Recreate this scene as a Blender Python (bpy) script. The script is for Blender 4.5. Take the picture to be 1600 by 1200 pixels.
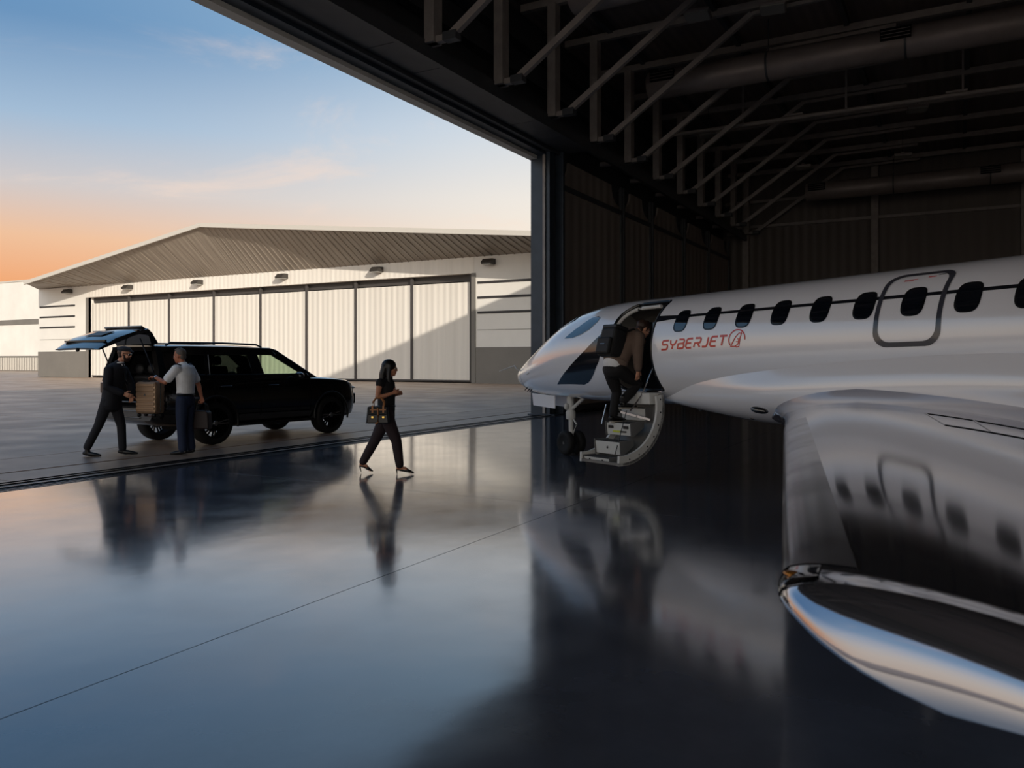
import bpy, bmesh, math, random
import numpy as np
from mathutils import Vector, Matrix, Euler
random.seed(7)
for o in list(bpy.data.objects): bpy.data.objects.remove(o)
SC = bpy.context.scene
COL = SC.collection
R = math.radians
PI = math.pi

# ------------------------------------------------------------------ camera
FPX = 1250.0          # focal length in pixels of the 1600 px wide frame
HOR = 565.0           # horizon row
CAMH = 1.6
TH = R(29.07)         # heading of the camera from world +X (X runs along the door opening, Y out of the hangar)
cT, sT = math.cos(TH), math.sin(TH)
def W(l, d, z=0.0):   # metres to the right of / in front of the camera -> world
    return Vector((d*cT + l*sT, d*sT - l*cT, z))
cam_d = bpy.data.cameras.new('camera')
cam = bpy.data.objects.new('camera', cam_d); COL.objects.link(cam)
cam.location = (0, 0, CAMH); cam.rotation_euler = (R(90), 0, TH - R(90))
cam_d.sensor_width = 36; cam_d.lens = 36*FPX/1600
cam_d.shift_y = -(600-HOR)/1600
cam_d.clip_start = 0.05; cam_d.clip_end = 2000
cam_d.dof.use_dof = True; cam_d.dof.focus_distance = 13.0; cam_d.dof.aperture_fstop = 4.0
SC.camera = cam
SC.view_settings.view_transform = 'Standard'; SC.view_settings.look = 'None'
SC.view_settings.exposure = 0.38; SC.view_settings.gamma = 1.0
SC.view_settings.use_curve_mapping = False

# ------------------------------------------------------------------ sky and sun
def lin(c): return tuple((x/255/12.92 if x/255 <= .04045 else ((x/255+.055)/1.055)**2.4) for x in c)
def build_world():
    w = bpy.data.worlds.new('evening_sky'); SC.world = w; w.use_nodes = True
    nt = w.node_tree; N = nt.nodes; L = nt.links; N.clear()
    out = N.new('ShaderNodeOutputWorld'); bg = N.new('ShaderNodeBackground'); L.new(bg.outputs[0], out.inputs[0])
    tc = N.new('ShaderNodeTexCoord'); sep = N.new('ShaderNodeSeparateXYZ'); L.new(tc.outputs['Generated'], sep.inputs[0])
    def math_n(op, a, b=None):
        m = N.new('ShaderNodeMath'); m.operation = op
        for i, v in enumerate((a, b)):
            if v is None: continue
            if isinstance(v, (int, float)): m.inputs[i].default_value = v
            else: L.new(v, m.inputs[i])
        return m.outputs[0]
    def ramp(fac, stops):
        r = N.new('ShaderNodeValToRGB'); L.new(fac, r.inputs[0]); e = r.color_ramp.elements
        while len(e) < len(stops): e.new(.5)
        for k, (p, c) in enumerate(stops): e[k].position = p; e[k].color = (*lin(c), 1)
        return r.outputs[0]
    el = math_n('MAXIMUM', sep.outputs[2], 0.0)
    # glow of the low western sky lies out of the hangar and to the left
    gd = (math.cos(R(70)), math.sin(R(70)))
    g = math_n('ADD', math_n('MULTIPLY', sep.outputs[0], gd[0]), math_n('MULTIPLY', sep.outputs[1], gd[1]))
    mr = N.new('ShaderNodeMapRange'); mr.interpolation_type = 'SMOOTHSTEP'
    L.new(g, mr.inputs[0]); mr.inputs[1].default_value = .70; mr.inputs[2].default_value = 1.02
    left = ramp(el, [(0, (222, 140, 90)), (.085, (230, 160, 110)), (.135, (228, 182, 146)), (.19, (196, 190, 190)),
                     (.26, (146, 174, 201)), (.35, (78, 126, 172)), (.6, (84, 128, 172)), (1, (78, 118, 162))])
    right = ramp(el, [(0, (236, 214, 190)), (.12, (240, 224, 204)), (.2, (228, 222, 214)), (.28, (200, 209, 218)),
                      (.36, (152, 181, 206)), (.6, (98, 140, 180)), (1, (78, 118, 162))])
    mx = N.new('ShaderNodeMix'); mx.data_type = 'RGBA'; L.new(mr.outputs[0], mx.inputs[0]); L.new(right, mx.inputs[6]); L.new(left, mx.inputs[7])
    # warm brightening of the sky round the low sun behind the hangar
    sd = -sun_dir
    dt = math_n('ADD', math_n('ADD', math_n('MULTIPLY', sep.outputs[0], sd.x), math_n('MULTIPLY', sep.outputs[1], sd.y)), math_n('MULTIPLY', sep.outputs[2], sd.z))
    gl = N.new('ShaderNodeMapRange'); gl.interpolation_type = 'SMOOTHSTEP'; L.new(dt, gl.inputs[0]); gl.inputs[1].default_value = .35; gl.inputs[2].default_value = 1.0
    mg = N.new('ShaderNodeMix'); mg.data_type = 'RGBA'; L.new(gl.outputs[0], mg.inputs[0]); L.new(mx.outputs[2], mg.inputs[6]); mg.inputs[7].default_value = (1.7, 1.6, 1.45, 1)
    mx = mg
    # thin streaks of high cloud
    zz = math_n('ADD', el, .12)
    cmb = N.new('ShaderNodeCombineXYZ'); L.new(math_n('DIVIDE', sep.outputs[0], zz), cmb.inputs[0]); L.new(math_n('DIVIDE', sep.outputs[1], zz), cmb.inputs[1])
    mp = N.new('ShaderNodeMapping'); L.new(cmb.outputs[0], mp.inputs[0]); mp.inputs['Rotation'].default_value = (0, 0, R(-14)); mp.inputs['Scale'].default_value = (.8, .5, 1); mp.inputs['Location'].default_value = (3.851, 2.418, 0)
    nz = N.new('ShaderNodeTexNoise'); L.new(mp.outputs[0], nz.inputs[0]); nz.inputs['Scale'].default_value = 2.1; nz.inputs['Detail'].default_value = 7; nz.inputs['Roughness'].default_value = .62; nz.inputs['Distortion'].default_value = .7
    cr = N.new('ShaderNodeMapRange'); cr.interpolation_type = 'SMOOTHSTEP'; L.new(nz.outputs[0], cr.inputs[0]); cr.inputs[1].default_value = .52; cr.inputs[2].default_value = .80
    cr.inputs[4].default_value = .5
    fade = N.new('ShaderNodeMapRange'); fade.interpolation_type = 'SMOOTHSTEP'; L.new(el, fade.inputs[0]); fade.inputs[1].default_value = .08; fade.inputs[2].default_value = .2
    m2 = N.new('ShaderNodeMix'); m2.data_type = 'RGBA'; L.new(math_n('MULTIPLY', cr.outputs[0], fade.outputs[0]), m2.inputs[0]); L.new(mx.outputs[2], m2.inputs[6]); m2.inputs[7].default_value = (*lin((240, 212, 192)), 1)
    L.new(m2.outputs[2], bg.inputs[0]); bg.inputs[1].default_value = .86
sun_dir = Vector((0.7, 1.0, -0.345)).normalized()      # low sun behind the hangar; its roof edge throws the diagonal shade
build_world()
sun_d = bpy.data.lights.new('sun', 'SUN'); sun = bpy.data.objects.new('sun', sun_d); COL.objects.link(sun)
sun.rotation_euler = sun_dir.to_track_quat('-Z', 'Y').to_euler()
sun.location = (-40, -40, 30)
sun_d.energy = 2.95; sun_d.angle = R(0.6); sun_d.color = (1.0, .91, .79)

# ------------------------------------------------------------------ materials
def mat(name, col, rough=.5, metal=0.0, coat=0.0, spec=.5, noise=None, bump=None, rnoise=None, emit=None, crough=.04, trans=0.0, ior=1.45, alpha=1.0, stretch=None):
    m = bpy.data.materials.new(name); m.use_nodes = True
    nt = m.node_tree; N = nt.nodes; L = nt.links; b = N['Principled BSDF']
    c = (*lin(col), 1) if max(col) > 1.0 else (*col, 1)
    b.inputs['Base Color'].default_value = c; b.inputs['Roughness'].default_value = rough; b.inputs['Metallic'].default_value = metal
    b.inputs['Coat Weight'].default_value = coat; b.inputs['Coat Roughness'].default_value = crough
    b.inputs['Specular IOR Level'].default_value = spec; b.inputs['IOR'].default_value = ior
    b.inputs['Transmission Weight'].default_value = trans; b.inputs['Alpha'].default_value = alpha
    if emit: b.inputs['Emission Color'].default_value = (*lin(emit[0]), 1); b.inputs['Emission Strength'].default_value = emit[1]
    if noise or bump or rnoise:
        tc = N.new('ShaderNodeTexCoord'); mp = N.new('ShaderNodeMapping'); L.new(tc.outputs['Object'], mp.inputs[0])
        if stretch: mp.inputs['Scale'].default_value = stretch
    if noise:
        n = N.new('ShaderNodeTexNoise'); n.inputs['Scale'].default_value = noise[0]; n.inputs['Detail'].default_value = 6; n.inputs['Roughness'].default_value = .6; L.new(mp.outputs[0], n.inputs[0])
        r = N.new('ShaderNodeValToRGB'); L.new(n.outputs[0], r.inputs[0]); a = noise[1]
        r.color_ramp.elements[0].position = .3; r.color_ramp.elements[1].position = .7
        r.color_ramp.elements[0].color = (*[max(0, x*(1-a)) for x in c[:3]], 1); r.color_ramp.elements[1].color = (*[min(1, x*(1+a)) for x in c[:3]], 1)
        L.new(r.outputs[0], b.inputs['Base Color'])
    if rnoise:
        n = N.new('ShaderNodeTexNoise'); n.inputs['Scale'].default_value = rnoise[0]; n.inputs['Detail'].default_value = 5; L.new(mp.outputs[0], n.inputs[0])
        q = N.new('ShaderNodeMapRange'); L.new(n.outputs[0], q.inputs[0]); q.inputs[1].default_value = .3; q.inputs[2].default_value = .7; q.inputs[3].default_value = rnoise[1]; q.inputs[4].default_value = rnoise[2]
        L.new(q.outputs[0], b.inputs['Roughness'])
    if bump:
        n = N.new('ShaderNodeTexNoise'); n.inputs['Scale'].default_value = bump[0]; n.inputs['Detail'].default_value = 3; L.new(mp.outputs[0], n.inputs[0])
        bp = N.new('ShaderNodeBump'); bp.inputs['Strength'].default_value = bump[1]; bp.inputs['Distance'].default_value = bump[2]; L.new(n.outputs[0], bp.inputs['Height']); L.new(bp.outputs[0], b.inputs['Normal']); L.new(bp.outputs[0], b.inputs['Coat Normal'])
    return m
def ribbed(name, col, axis, pitch, depth=.6, rough=.5, tint=.12, sharp=False):
    """sheet metal with fine ribs along z, stepping along one object axis"""
    m = mat(name, col, rough); nt = m.node_tree; N = nt.nodes; L = nt.links; b = N['Principled BSDF']
    tc = N.new('ShaderNodeTexCoord'); sp = N.new('ShaderNodeSeparateXYZ'); L.new(tc.outputs['Object'], sp.inputs[0])
    k = N.new('ShaderNodeMath'); k.operation = 'MULTIPLY'; L.new(sp.outputs[axis], k.inputs[0]); k.inputs[1].default_value = 2*PI/pitch
    s = N.new('ShaderNodeMath'); s.operation = 'SINE'; L.new(k.outputs[0], s.inputs[0])
    bp = N.new('ShaderNodeBump'); bp.inputs['Strength'].default_value = depth; bp.inputs['Distance'].default_value = .02; L.new(s.outputs[0], bp.inputs['Height']); L.new(bp.outputs[0], b.inputs['Normal'])
    n = N.new('ShaderNodeTexNoise'); mp = N.new('ShaderNodeMapping'); L.new(tc.outputs['Object'], mp.inputs[0]); sc = [.05]*3; sc[axis] = 2.2; mp.inputs['Scale'].default_value = sc
    L.new(mp.outputs[0], n.inputs[0]); n.inputs['Scale'].default_value = 1.0; n.inputs['Detail'].default_value = 4
    r = N.new('ShaderNodeValToRGB'); L.new(n.outputs[0], r.inputs[0]); c = lin(col)
    r.color_ramp.elements[0].position = .3; r.color_ramp.elements[1].position = .7
    r.color_ramp.elements[0].color = (*[x*(1-tint) for x in c], 1); r.color_ramp.elements[1].color = (*[min(1, x*(1+tint)) for x in c], 1)
    L.new(r.outputs[0], b.inputs['Base Color'])
    return m
MT = {}
MT['floor'] = mat('polished_floor', (94, 99, 112), .15, coat=1.0, crough=.1, noise=(.9, .3), rnoise=(1.6, .09, .22), bump=(1.4, .08, .02), spec=.8)
MT['joint'] = mat('joint_filler', (20, 22, 26), .8)
MT['concrete'] = mat('apron_concrete', (158, 136, 118), .5, noise=(.35, .2), rnoise=(.6, .32, .6), bump=(9, .12, .01))
MT['sill'] = mat('sill_concrete', (146, 122, 104), .42, noise=(1.5, .22), bump=(12, .1, .01))
MT['steel_rail'] = mat('track_steel', (58, 58, 62), .35, .8, noise=(6, .3))
MT['dark_steel'] = mat('dark_steel', (72, 74, 78), .45, .0, noise=(2, .15))
MT['jamb'] = mat('jamb_steel', (60, 70, 82), .38, .3, noise=(2, .15))
MT['truss'] = mat('truss_paint', (160, 152, 147), .55, noise=(3, .15))
MT['ceil'] = ribbed('roof_deck', (136, 122, 117), 1, .3, .6)
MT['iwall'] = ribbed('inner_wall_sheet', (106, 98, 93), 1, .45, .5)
MT['iwall_x'] = ribbed('inner_wall_bounce_x', (222, 219, 214), 0, .45, .5)  # unseen back wall, made white to bounce more light inside
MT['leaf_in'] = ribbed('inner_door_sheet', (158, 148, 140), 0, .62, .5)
MT['duct'] = mat('duct_sheet', (150, 140, 136), .45, .2, noise=(2, .12))
MT['black'] = mat('black_matte', (9, 9, 10), .75, spec=.15)
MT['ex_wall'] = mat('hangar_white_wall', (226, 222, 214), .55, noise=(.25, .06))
MT['ex_fascia'] = ribbed('hangar_white_band', (232, 226, 216), 1, .5, .35, .5, .05)
MT['ex_leaf'] = ribbed('hangar_door_sheet', (222, 216, 206), 1, .55, .6, .5, .07)
MT['ex_dark'] = mat('hangar_dark_trim', (70, 66, 64), .55)
MT['ex_groove'] = mat('hangar_groove', (52, 50, 50), .6)
MT['ex_base'] = mat('hangar_base_panel', (116, 112, 106), .5, noise=(.4, .08))
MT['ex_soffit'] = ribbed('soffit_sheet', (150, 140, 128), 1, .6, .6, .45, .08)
MT['roof_edge'] = mat('roof_edge_sheet', (196, 190, 180), .5)
MT['lamp_body'] = mat('lamp_casting', (70, 66, 62), .5, .3)
MT['lamp_lens'] = mat('lamp_lens', (170, 168, 160), .25)

# ------------------------------------------------------------------ mesh helpers
def frame(t, up=(0, 0, 1)):
    t = Vector(t).normalized(); u = Vector(up)
    if abs(t.dot(u)) > .98: u = Vector((1, 0, 0)) if abs(t.x) < .9 else Vector((0, 1, 0))
    a = u.cross(t).normalized(); return t, a, t.cross(a)
class MB:
    def __init__(s): s.v = []; s.f = []; s.m = []
    def add(s, vs, fs, mi=0):
        o = len(s.v); s.v += [tuple(v) for v in vs]; s.f += [tuple(i+o for i in f) for f in fs]; s.m += [mi]*len(fs); return s
    def box(s, p0, p1, mi=0):
        (a, b, c), (d, e, f) = p0, p1
        a, d = min(a, d), max(a, d); b, e = min(b, e), max(b, e); c, f = min(c, f), max(c, f)
        return s.add([(a,b,c),(d,b,c),(d,e,c),(a,e,c),(a,b,f),(d,b,f),(d,e,f),(a,e,f)], [(3,2,1,0),(4,5,6,7),(0,1,5,4),(1,2,6,5),(2,3,7,6),(3,0,4,7)], mi)
    def bar(s, a, b, w, h, up=(0, 0, 1), mi=0, w2=None, h2=None):
        a = Vector(a); b = Vector(b); t, x, y = frame(b-a, up); w2 = w if w2 is None else w2; h2 = h if h2 is None else h2
        vs = [p + x*sx*ww/2 + y*sy*hh/2 for p, ww, hh in ((a, w, h), (b, w2, h2)) for sx, sy in ((-1,-1),(1,-1),(1,1),(-1,1))]
        return s.add(vs, [(3,2,1,0),(4,5,6,7),(0,1,5,4),(1,2,6,5),(2,3,7,6),(3,0,4,7)], mi)
    def loft(s, rings, caps=True, closed=True, mi=0, loop=False):
        n = len(rings[0]); vs = [p for r in rings for p in r]; fs = []
        m = len(rings)
        for i in range(m if loop else m-1):
            i2 = (i+1) % m
            for j in range(n if closed else n-1):
                k = (j+1) % n; fs.append((i*n+j, i*n+k, i2*n+k, i2*n+j))
        if caps and closed and not loop: fs += [tuple(range(n-1, -1, -1)), tuple((m-1)*n+j for j in range(n))]
        return s.add(vs, fs, mi)
    def tube(s, pts, r, n=10, mi=0, loop=False, up=(0, 0, 1)):
        P = [Vector(p) for p in pts]; m = len(P); rings = []
        for i, p in enumerate(P):
            if loop: t = P[(i+1) % m]-P[i-1]
            else: t = P[min(i+1, m-1)]-P[max(i-1, 0)]
            _, x, y = frame(t, up); rr = r[i] if isinstance(r, (list, tuple)) else r
            rings.append([p + (x*math.cos(2*PI*k/n) + y*math.sin(2*PI*k/n))*rr for k in range(n)])
        return s.loft(rings, not loop, True, mi, loop)
    def lathe(s, prof, o=(0, 0, 0), axis=(0, 0, 1), n=24, mi=0, loop=False):
        t, x, y = frame(axis); o = Vector(o)
        rings = [[o + t*h + (x*math.cos(2*PI*k/n) + y*math.sin(2*PI*k/n))*r for k in range(n)] for r, h in prof]
        return s.loft(rings, not loop, True, mi, loop)
    def prism(s, poly, o, ux, uy, uz, mi=0):
        o, ux, uy, uz = Vector(o), Vector(ux), Vector(uy), Vector(uz); n = len(poly)
        A = [o + ux*a + uy*b for a, b in poly]; B = [p + uz for p in A]
        return s.add(A+B, [tuple(range(n-1, -1, -1)), tuple(range(n, 2*n))] + [(i, (i+1) % n, n+(i+1) % n, n+i) for i in range(n)], mi)
    def ell(s, c, r, rot=None, n=14, m=9, mi=0):
        c = Vector(c); rings = []
        for i in range(1, m):
            a = PI*i/m; ring = []
            for k in range(n):
                b = 2*PI*k/n; v = Vector((math.sin(a)*math.cos(b)*r[0], math.sin(a)*math.sin(b)*r[1], -math.cos(a)*r[2]))
                ring.append(c + (rot @ v if rot else v))
            rings.append(ring)
        bt = Vector((0, 0, -r[2])); tp = Vector((0, 0, r[2]))
        bt = c + (rot @ bt if rot else bt); tp = c + (rot @ tp if rot else tp)
        vs = [p for q in rings for p in q] + [bt, tp]; q = len(rings); fs = []
        for i in range(q-1):
            for j in range(n): k = (j+1) % n; fs.append((i*n+j, i*n+k, (i+1)*n+k, (i+1)*n+j))
        for j in range(n):
            k = (j+1) % n; fs.append((q*n, k, j)); fs.append((q*n+1, (q-1)*n+j, (q-1)*n+k))
        return s.add(vs, fs, mi)
    def mesh(s, name):
        me = bpy.data.meshes.new(name); me.from_pydata(s.v, [], s.f); me.update(); return me
    def build(s, name, m, parent=None, smooth=None, bevel=0.0, loc=None, rotz=0, solid=0.0):
        me = s.mesh(name); ms = m if isinstance(m, (list, tuple)) else [m]
        for q in ms: me.materials.append(q)
        if len(ms) > 1: me.polygons.foreach_set('material_index', s.m)
        bm = bmesh.new(); bm.from_mesh(me); bmesh.ops.recalc_face_normals(bm, faces=bm.faces); bm.to_mesh(me); bm.free()
        if smooth:
            me.polygons.foreach_set('use_smooth', [True]*len(me.polygons)); me.set_sharp_from_angle(angle=R(smooth))
        o = bpy.data.objects.new(name, me); COL.objects.link(o); o.parent = parent
        if loc is not None: o.location = loc
        if rotz: o.rotation_euler.z = rotz
        if solid:
            md = o.modifiers.new('thickness', 'SOLIDIFY'); md.thickness = solid; md.offset = -1
        if bevel:
            md = o.modifiers.new('edge', 'BEVEL'); md.width = bevel; md.segments = 2; md.limit_method = 'ANGLE'; md.angle_limit = R(40)
        return o
def empty(name, loc=(0, 0, 0), rotz=0, parent=None):
    o = bpy.data.objects.new(name, None); COL.objects.link(o); o.location = loc; o.rotation_euler.z = rotz; o.parent = parent; o.empty_display_size = .2; return o
def tag(o, label=None, cat=None, group=None, kind=None):
    if label: o['label'] = label
    if cat: o['category'] = cat
    if group: o['group'] = group
    if kind: o['kind'] = kind
    return o
def copy(o, parent=None, loc=None):
    c = o.copy(); COL.objects.link(c); c.parent = parent
    if loc is not None: c.location = loc
    return c
def pchip(xs, ys):
    xs = np.array(xs, float); ys = np.array(ys, float); h = np.diff(xs); dl = np.diff(ys)/h; m = np.zeros(len(xs))
    for i in range(1, len(xs)-1):
        if dl[i-1]*dl[i] > 0:
            w1 = 2*h[i]+h[i-1]; w2 = h[i]+2*h[i-1]; m[i] = (w1+w2)/(w1/dl[i-1]+w2/dl[i])
    m[0] = dl[0]; m[-1] = dl[-1]
    def f(x):
        x = min(max(x, xs[0]), xs[-1]); i = int(min(max(np.searchsorted(xs, x)-1, 0), len(xs)-2)); t = (x-xs[i])/h[i]
        return float((1+2*t)*(1-t)**2*ys[i] + t*(1-t)**2*h[i]*m[i] + t*t*(3-2*t)*ys[i+1] + t*t*(t-1)*h[i]*m[i+1])
    return f
# ================================================================== our hangar
MT['iwall_l'] = ribbed('inner_wall_bounce_left', (222, 219, 214), 1, .45, .5)  # unseen left wall, whitened to throw light back onto the jet
XL, XR, YB, YF, ZR = -16.0, 43.0, -25.0, 11.0, 11.6
# floor of separate polished slabs
floor = tag(MB().box((XL, YB, -.3), (XR, 10.2, -.03)).build('floor', MT['joint']), kind='structure')
xe = [XL] + [8.06+7.3*k for k in range(-3, 5)] + [XR]; ye = [YB, -18.04, -10.78, -3.52, 3.74, 10.2]
g = .004
for i in range(len(xe)-1):
    for j in range(len(ye)-1):
        cx, cy = (xe[i]+xe[i+1])/2, (ye[j]+ye[j+1])/2
        hx, hy = (xe[i+1]-xe[i])/2-g, (ye[j+1]-ye[j])/2-g
        MB().box((cx-hx, cy-hy, -.03), (cx+hx, cy+hy, 0)).build('slab', MT['floor'], floor)
# threshold with door tracks and a trench drain
sill = tag(MB().box((XL, 10.2, -.3), (60, 13.66, -.03)).build('floor_threshold', MT['joint']), kind='structure')
for a, b in ((11.02, 11.90), (11.98, 13.64)):
    for k in range(-3, 9):
        MB().box((6.1*k+.006, a, -.03), (6.1*(k+1)-.006, b, 0)).build('threshold_slab', MT['sill'], sill)
for y in (10.52, 10.78, 10.95):
    MB().box((XL+.4, y, -.03), (XR, y+.05, .012)).build('door_rail', MT['steel_rail'], sill)
for y, w in ((10.57, .2), (10.83, .11)):
    MB().box((XL+.4, y, -.03), (XR, y+w, -.004)).build('rail_bed', MT['sill'], sill)
dr = MB()
for k in range(420):
    x = -2+.06*k; dr.box((x, 10.24, -.025), (x+.028, 10.48, -.002))
dr.box((-2, 10.215, -.025), (23.2, 10.24, .001)); dr.box((-2, 10.48, -.025), (23.2, 10.50, .001))
tag(dr.build('drain_grate', MT['steel_rail'], sill), kind='stuff')
# walls
tag(MB().box((XL, YF-.05, 7.95), (XR, YF+.25, 12.2)).build('wall_front', MT['dark_steel']), kind='structure')
wf = bpy.data.objects['wall_front']
MB().box((22.3, YF+.05, -.3), (XR, YF+.25, 7.95)).build('wall_panel', MT['dark_steel'], wf)
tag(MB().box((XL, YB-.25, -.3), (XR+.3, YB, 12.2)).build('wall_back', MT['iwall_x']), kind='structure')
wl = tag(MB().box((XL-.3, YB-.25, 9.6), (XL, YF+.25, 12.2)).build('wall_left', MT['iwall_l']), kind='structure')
MB().box((XL-.3, YB-.25, -.3), (XL, -15.5, 9.6)).build('wall_panel', MT['iwall_l'], wl)      # unseen side opening, added to let more daylight onto the jet
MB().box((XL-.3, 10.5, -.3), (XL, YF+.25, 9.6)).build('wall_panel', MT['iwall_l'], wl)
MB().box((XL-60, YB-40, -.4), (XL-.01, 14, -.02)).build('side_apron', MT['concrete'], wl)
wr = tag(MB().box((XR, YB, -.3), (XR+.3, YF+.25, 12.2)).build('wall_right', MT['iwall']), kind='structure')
for k in range(6):
    y = 9.7-6.2*k
    MB().box((XR-.35, y-.16, 0), (XR, y+.16, 11.2)).build('wall_column', MT['truss'], wr, bevel=.01)
for z in (5.0, 8.6, 9.9):
    MB().box((XR-.16, YB, z), (XR, 10.8, z+.14)).build('wall_girt', MT['truss'], wr)
# underside of the door header: outer lip, guide channel, soffit panels
hd = tag(MB().box((XL+.4, 11.04, 7.70), (22.4, 11.30, 7.97)).build('trim_1', MT['ex_wall']), kind='structure')
MB().box((XL+.4, 10.74, 7.80), (22.4, 11.035, 8.0)).build('guide_channel', MT['jamb'], hd)
MB().box((XL+.4, 10.56, 7.88), (22.4, 10.735, 8.05)).build('guide_channel', MT['dark_steel'], hd)
xs = XL+.4; k = 0
while xs < 22.2:
    w = (4.4, 1.6)[k % 2]; x2 = min(xs+w, 22.3)
    MB().box((xs+.012, 9.75, 7.97), (x2-.012, 10.545, 8.03)).build('soffit_panel', MT['dark_steel'], hd, bevel=.004)
    xs = x2; k += 1
MB().box((XL+.4, 9.62, 7.93), (XR-.2, 9.74, 8.28)).build('edge_beam', MT['dark_steel'], hd)
for zz in (8.6, 9.6, 10.5): MB().box((XL+.4, 10.6, zz), (XR-.2, 10.9, zz+.1)).build('header_girt', MT['dark_steel'], hd)
# jamb column beside the opening
jb = tag(MB().box((21.42, 10.62, 0), (21.72, 11.26, 7.95)).build('trim_2', MT['jamb'], bevel=.01), kind='structure')
MB().box((21.72, 10.72, 0), (22.0, 11.2, 7.95)).build('column_web', MT['dark_steel'], jb)
MB().box((22.0, 10.45, 0), (22.12, 11.26, 8.2)).build('column_flange', MT['jamb'], jb, bevel=.008)
MB().box((21.30, 10.40, 0), (22.25, 11.3, .03)).build('base_plate', MT['jamb'], jb)
MB().box((21.36, 10.75, 0.05), (21.42, 10.83, 7.9)).build('guide_strip', MT['truss'], jb)
# parked door leaves, seen from inside
lv = [(22.2, 27.5, 10.74), (27.58, 30.55, 10.70), (30.65, 34.75, 10.66), (34.85, 38.6, 10.62), (38.7, 42.6, 10.58)]
for i, (a, b, y) in enumerate(lv):
    d = tag(MB().box((a, y, .06), (b, y+.1, 6.95)).build('door_%d' % (i+1), MT['leaf_in']), kind='structure')
    for x in (a, b-.09): MB().box((x, y-.07, .03), (x+.09, y, 7.95)).build('leaf_stile', MT['dark_steel'], d)
    MB().box((a+.09, y-.07, 6.95), (b-.09, y+.1, 7.10)).build('leaf_rail', MT['dark_steel'], d)
    MB().box((a+.09, y-.07, .03), (b-.09, y, .2)).build('leaf_rail', MT['dark_steel'], d)
    w = b-a
    up = [(a+.1, 7.1), (b-.1, 7.1), (b-.1, 7.25)] + [(b-.1-.75*math.sin(t*PI/12), 7.9-.65*math.cos(t*PI/12)) for t in range(1, 7)] + [(a+.85, 7.9)] + [(a+.1+.75*math.sin(t*PI/12), 7.9-.65*math.cos(t*PI/12)) for t in range(5, 0, -1)] + [(a+.1, 7.25)]
    MB().prism(up, (0, y+.02, 0), (1, 0, 0), (0, 0, 1), (0, .07, 0)).build('upper_panel', MT['leaf_in'], d)
    MB().box((a+.02, y+.1, 7.05), (b-.02, y+.16, 7.95)).build('upper_backing', MT['dark_steel'], d)
# ceiling: deck, purlins, trusses
ceil = tag(MB().box((XL, YB, ZR), (XR, YF, ZR+.25)).build('ceiling', MT['ceil']), kind='structure')
for k in range(11):
    y = 9.0-3.1*k
    MB().box((4, y-.07, ZR-.24), (XR, y+.07, ZR)).build('purlin', MT['dark_steel'], ceil)
first = None
for k in range(-3, 11):
    X = 13.75+2.85*k
    if X > XR-.5: continue
    if first is None:
        t = MB().bar((0, 10.5, 11.32), (0, YB+.2, 11.32), .16, .2).build('roof_truss', MT['truss'], ceil, loc=(X, 0, 0))
        parts = [MB().box((-.16, 9.40, 8.2), (.16, 9.64, 11.25)).build('post', MT['truss'], t, bevel=.008),
                 MB().box((-.08, 8.95, 8.2), (.08, 10.55, 8.33)).build('foot', MT['truss'], t, bevel=.006),
                 MB().bar((0, 9.1, 8.28), (0, 4.9, 11.1), .13, .15).build('brace', MT['truss'], t),
                 MB().box((-.11, 8.9, 8.19), (.11, 9.22, 8.36)).build('gusset', MT['dark_steel'], t),
                 MB().bar((0, 4.9, 11.1), (0, 1.5, 11.15), .1, .1).build('brace', MT['truss'], t)]
        first = (t, parts)
    else:
        t = copy(first[0], ceil, (X, 0, 0))
        for p in first[1]: copy(p, t)
# round supply ducts
def duct(X, Z, r, y0, y1, vents, label):
    e = empty('supply_duct', (X, y0, Z)); tag(e, label, 'duct', 'supply ducts under the hangar roof')
    n = max(2, int((y0-y1)/3.4)); L = (y0-y1)/n
    for i in range(n):
        a, b = -L*i, -L*(i+1)
        MB().lathe([(r*.97, a), (r, a-.02), (r, b+.02), (r*.97, b)], (0, 0, 0), (0, 1, 0), 28).build('duct_section', MT['duct'], e, smooth=40)
        MB().lathe([(r*1.03, b-.03), (r*1.03, b+.03)], (0, 0, 0), (0, 1, 0), 28).build('joint_band', MT['dark_steel'], e, smooth=40)
    MB().lathe([(.01, .006), (r*.9, .006), (r*.97, 0), (r*.97, -.05), (.01, -.05)], (0, 0, 0), (0, 1, 0), 28).build('end_cap', MT['duct'], e, smooth=30)
    for v in vents:
        q = MB().box((-r*.98-.05, v-.75, -.02), (-r*.8, v, .3)).build('vent_grille', MT['black'], e)
        for j in range(3): MB().box((-r*.98-.065, v-.73, .04+.09*j), (-r*.98-.04, v-.02, .055+.09*j)).build('vent_slat', MT['duct'], q)
    for i in range(1, n, 2):
        MB().tube([(0, -L*i, r), (0, -L*i, ZR-Z-.02)], .012, 6).build('hanger_rod', MT['dark_steel'], e)
duct(24.0, 10.2, .42, 8.4, YB+1, [-.15, -6.6, -13], 'long grey round duct with open vents in the middle of the roof')
duct(17.2, 10.2, .42, 7.9, YB+1, [-4.5, -11], 'grey round duct nearest the doorway at the top edge')
duct(40.4, 9.7, .42, 6.3, YB+1, [-.15, -7.2], 'farthest grey round duct low along the back wall')
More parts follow.
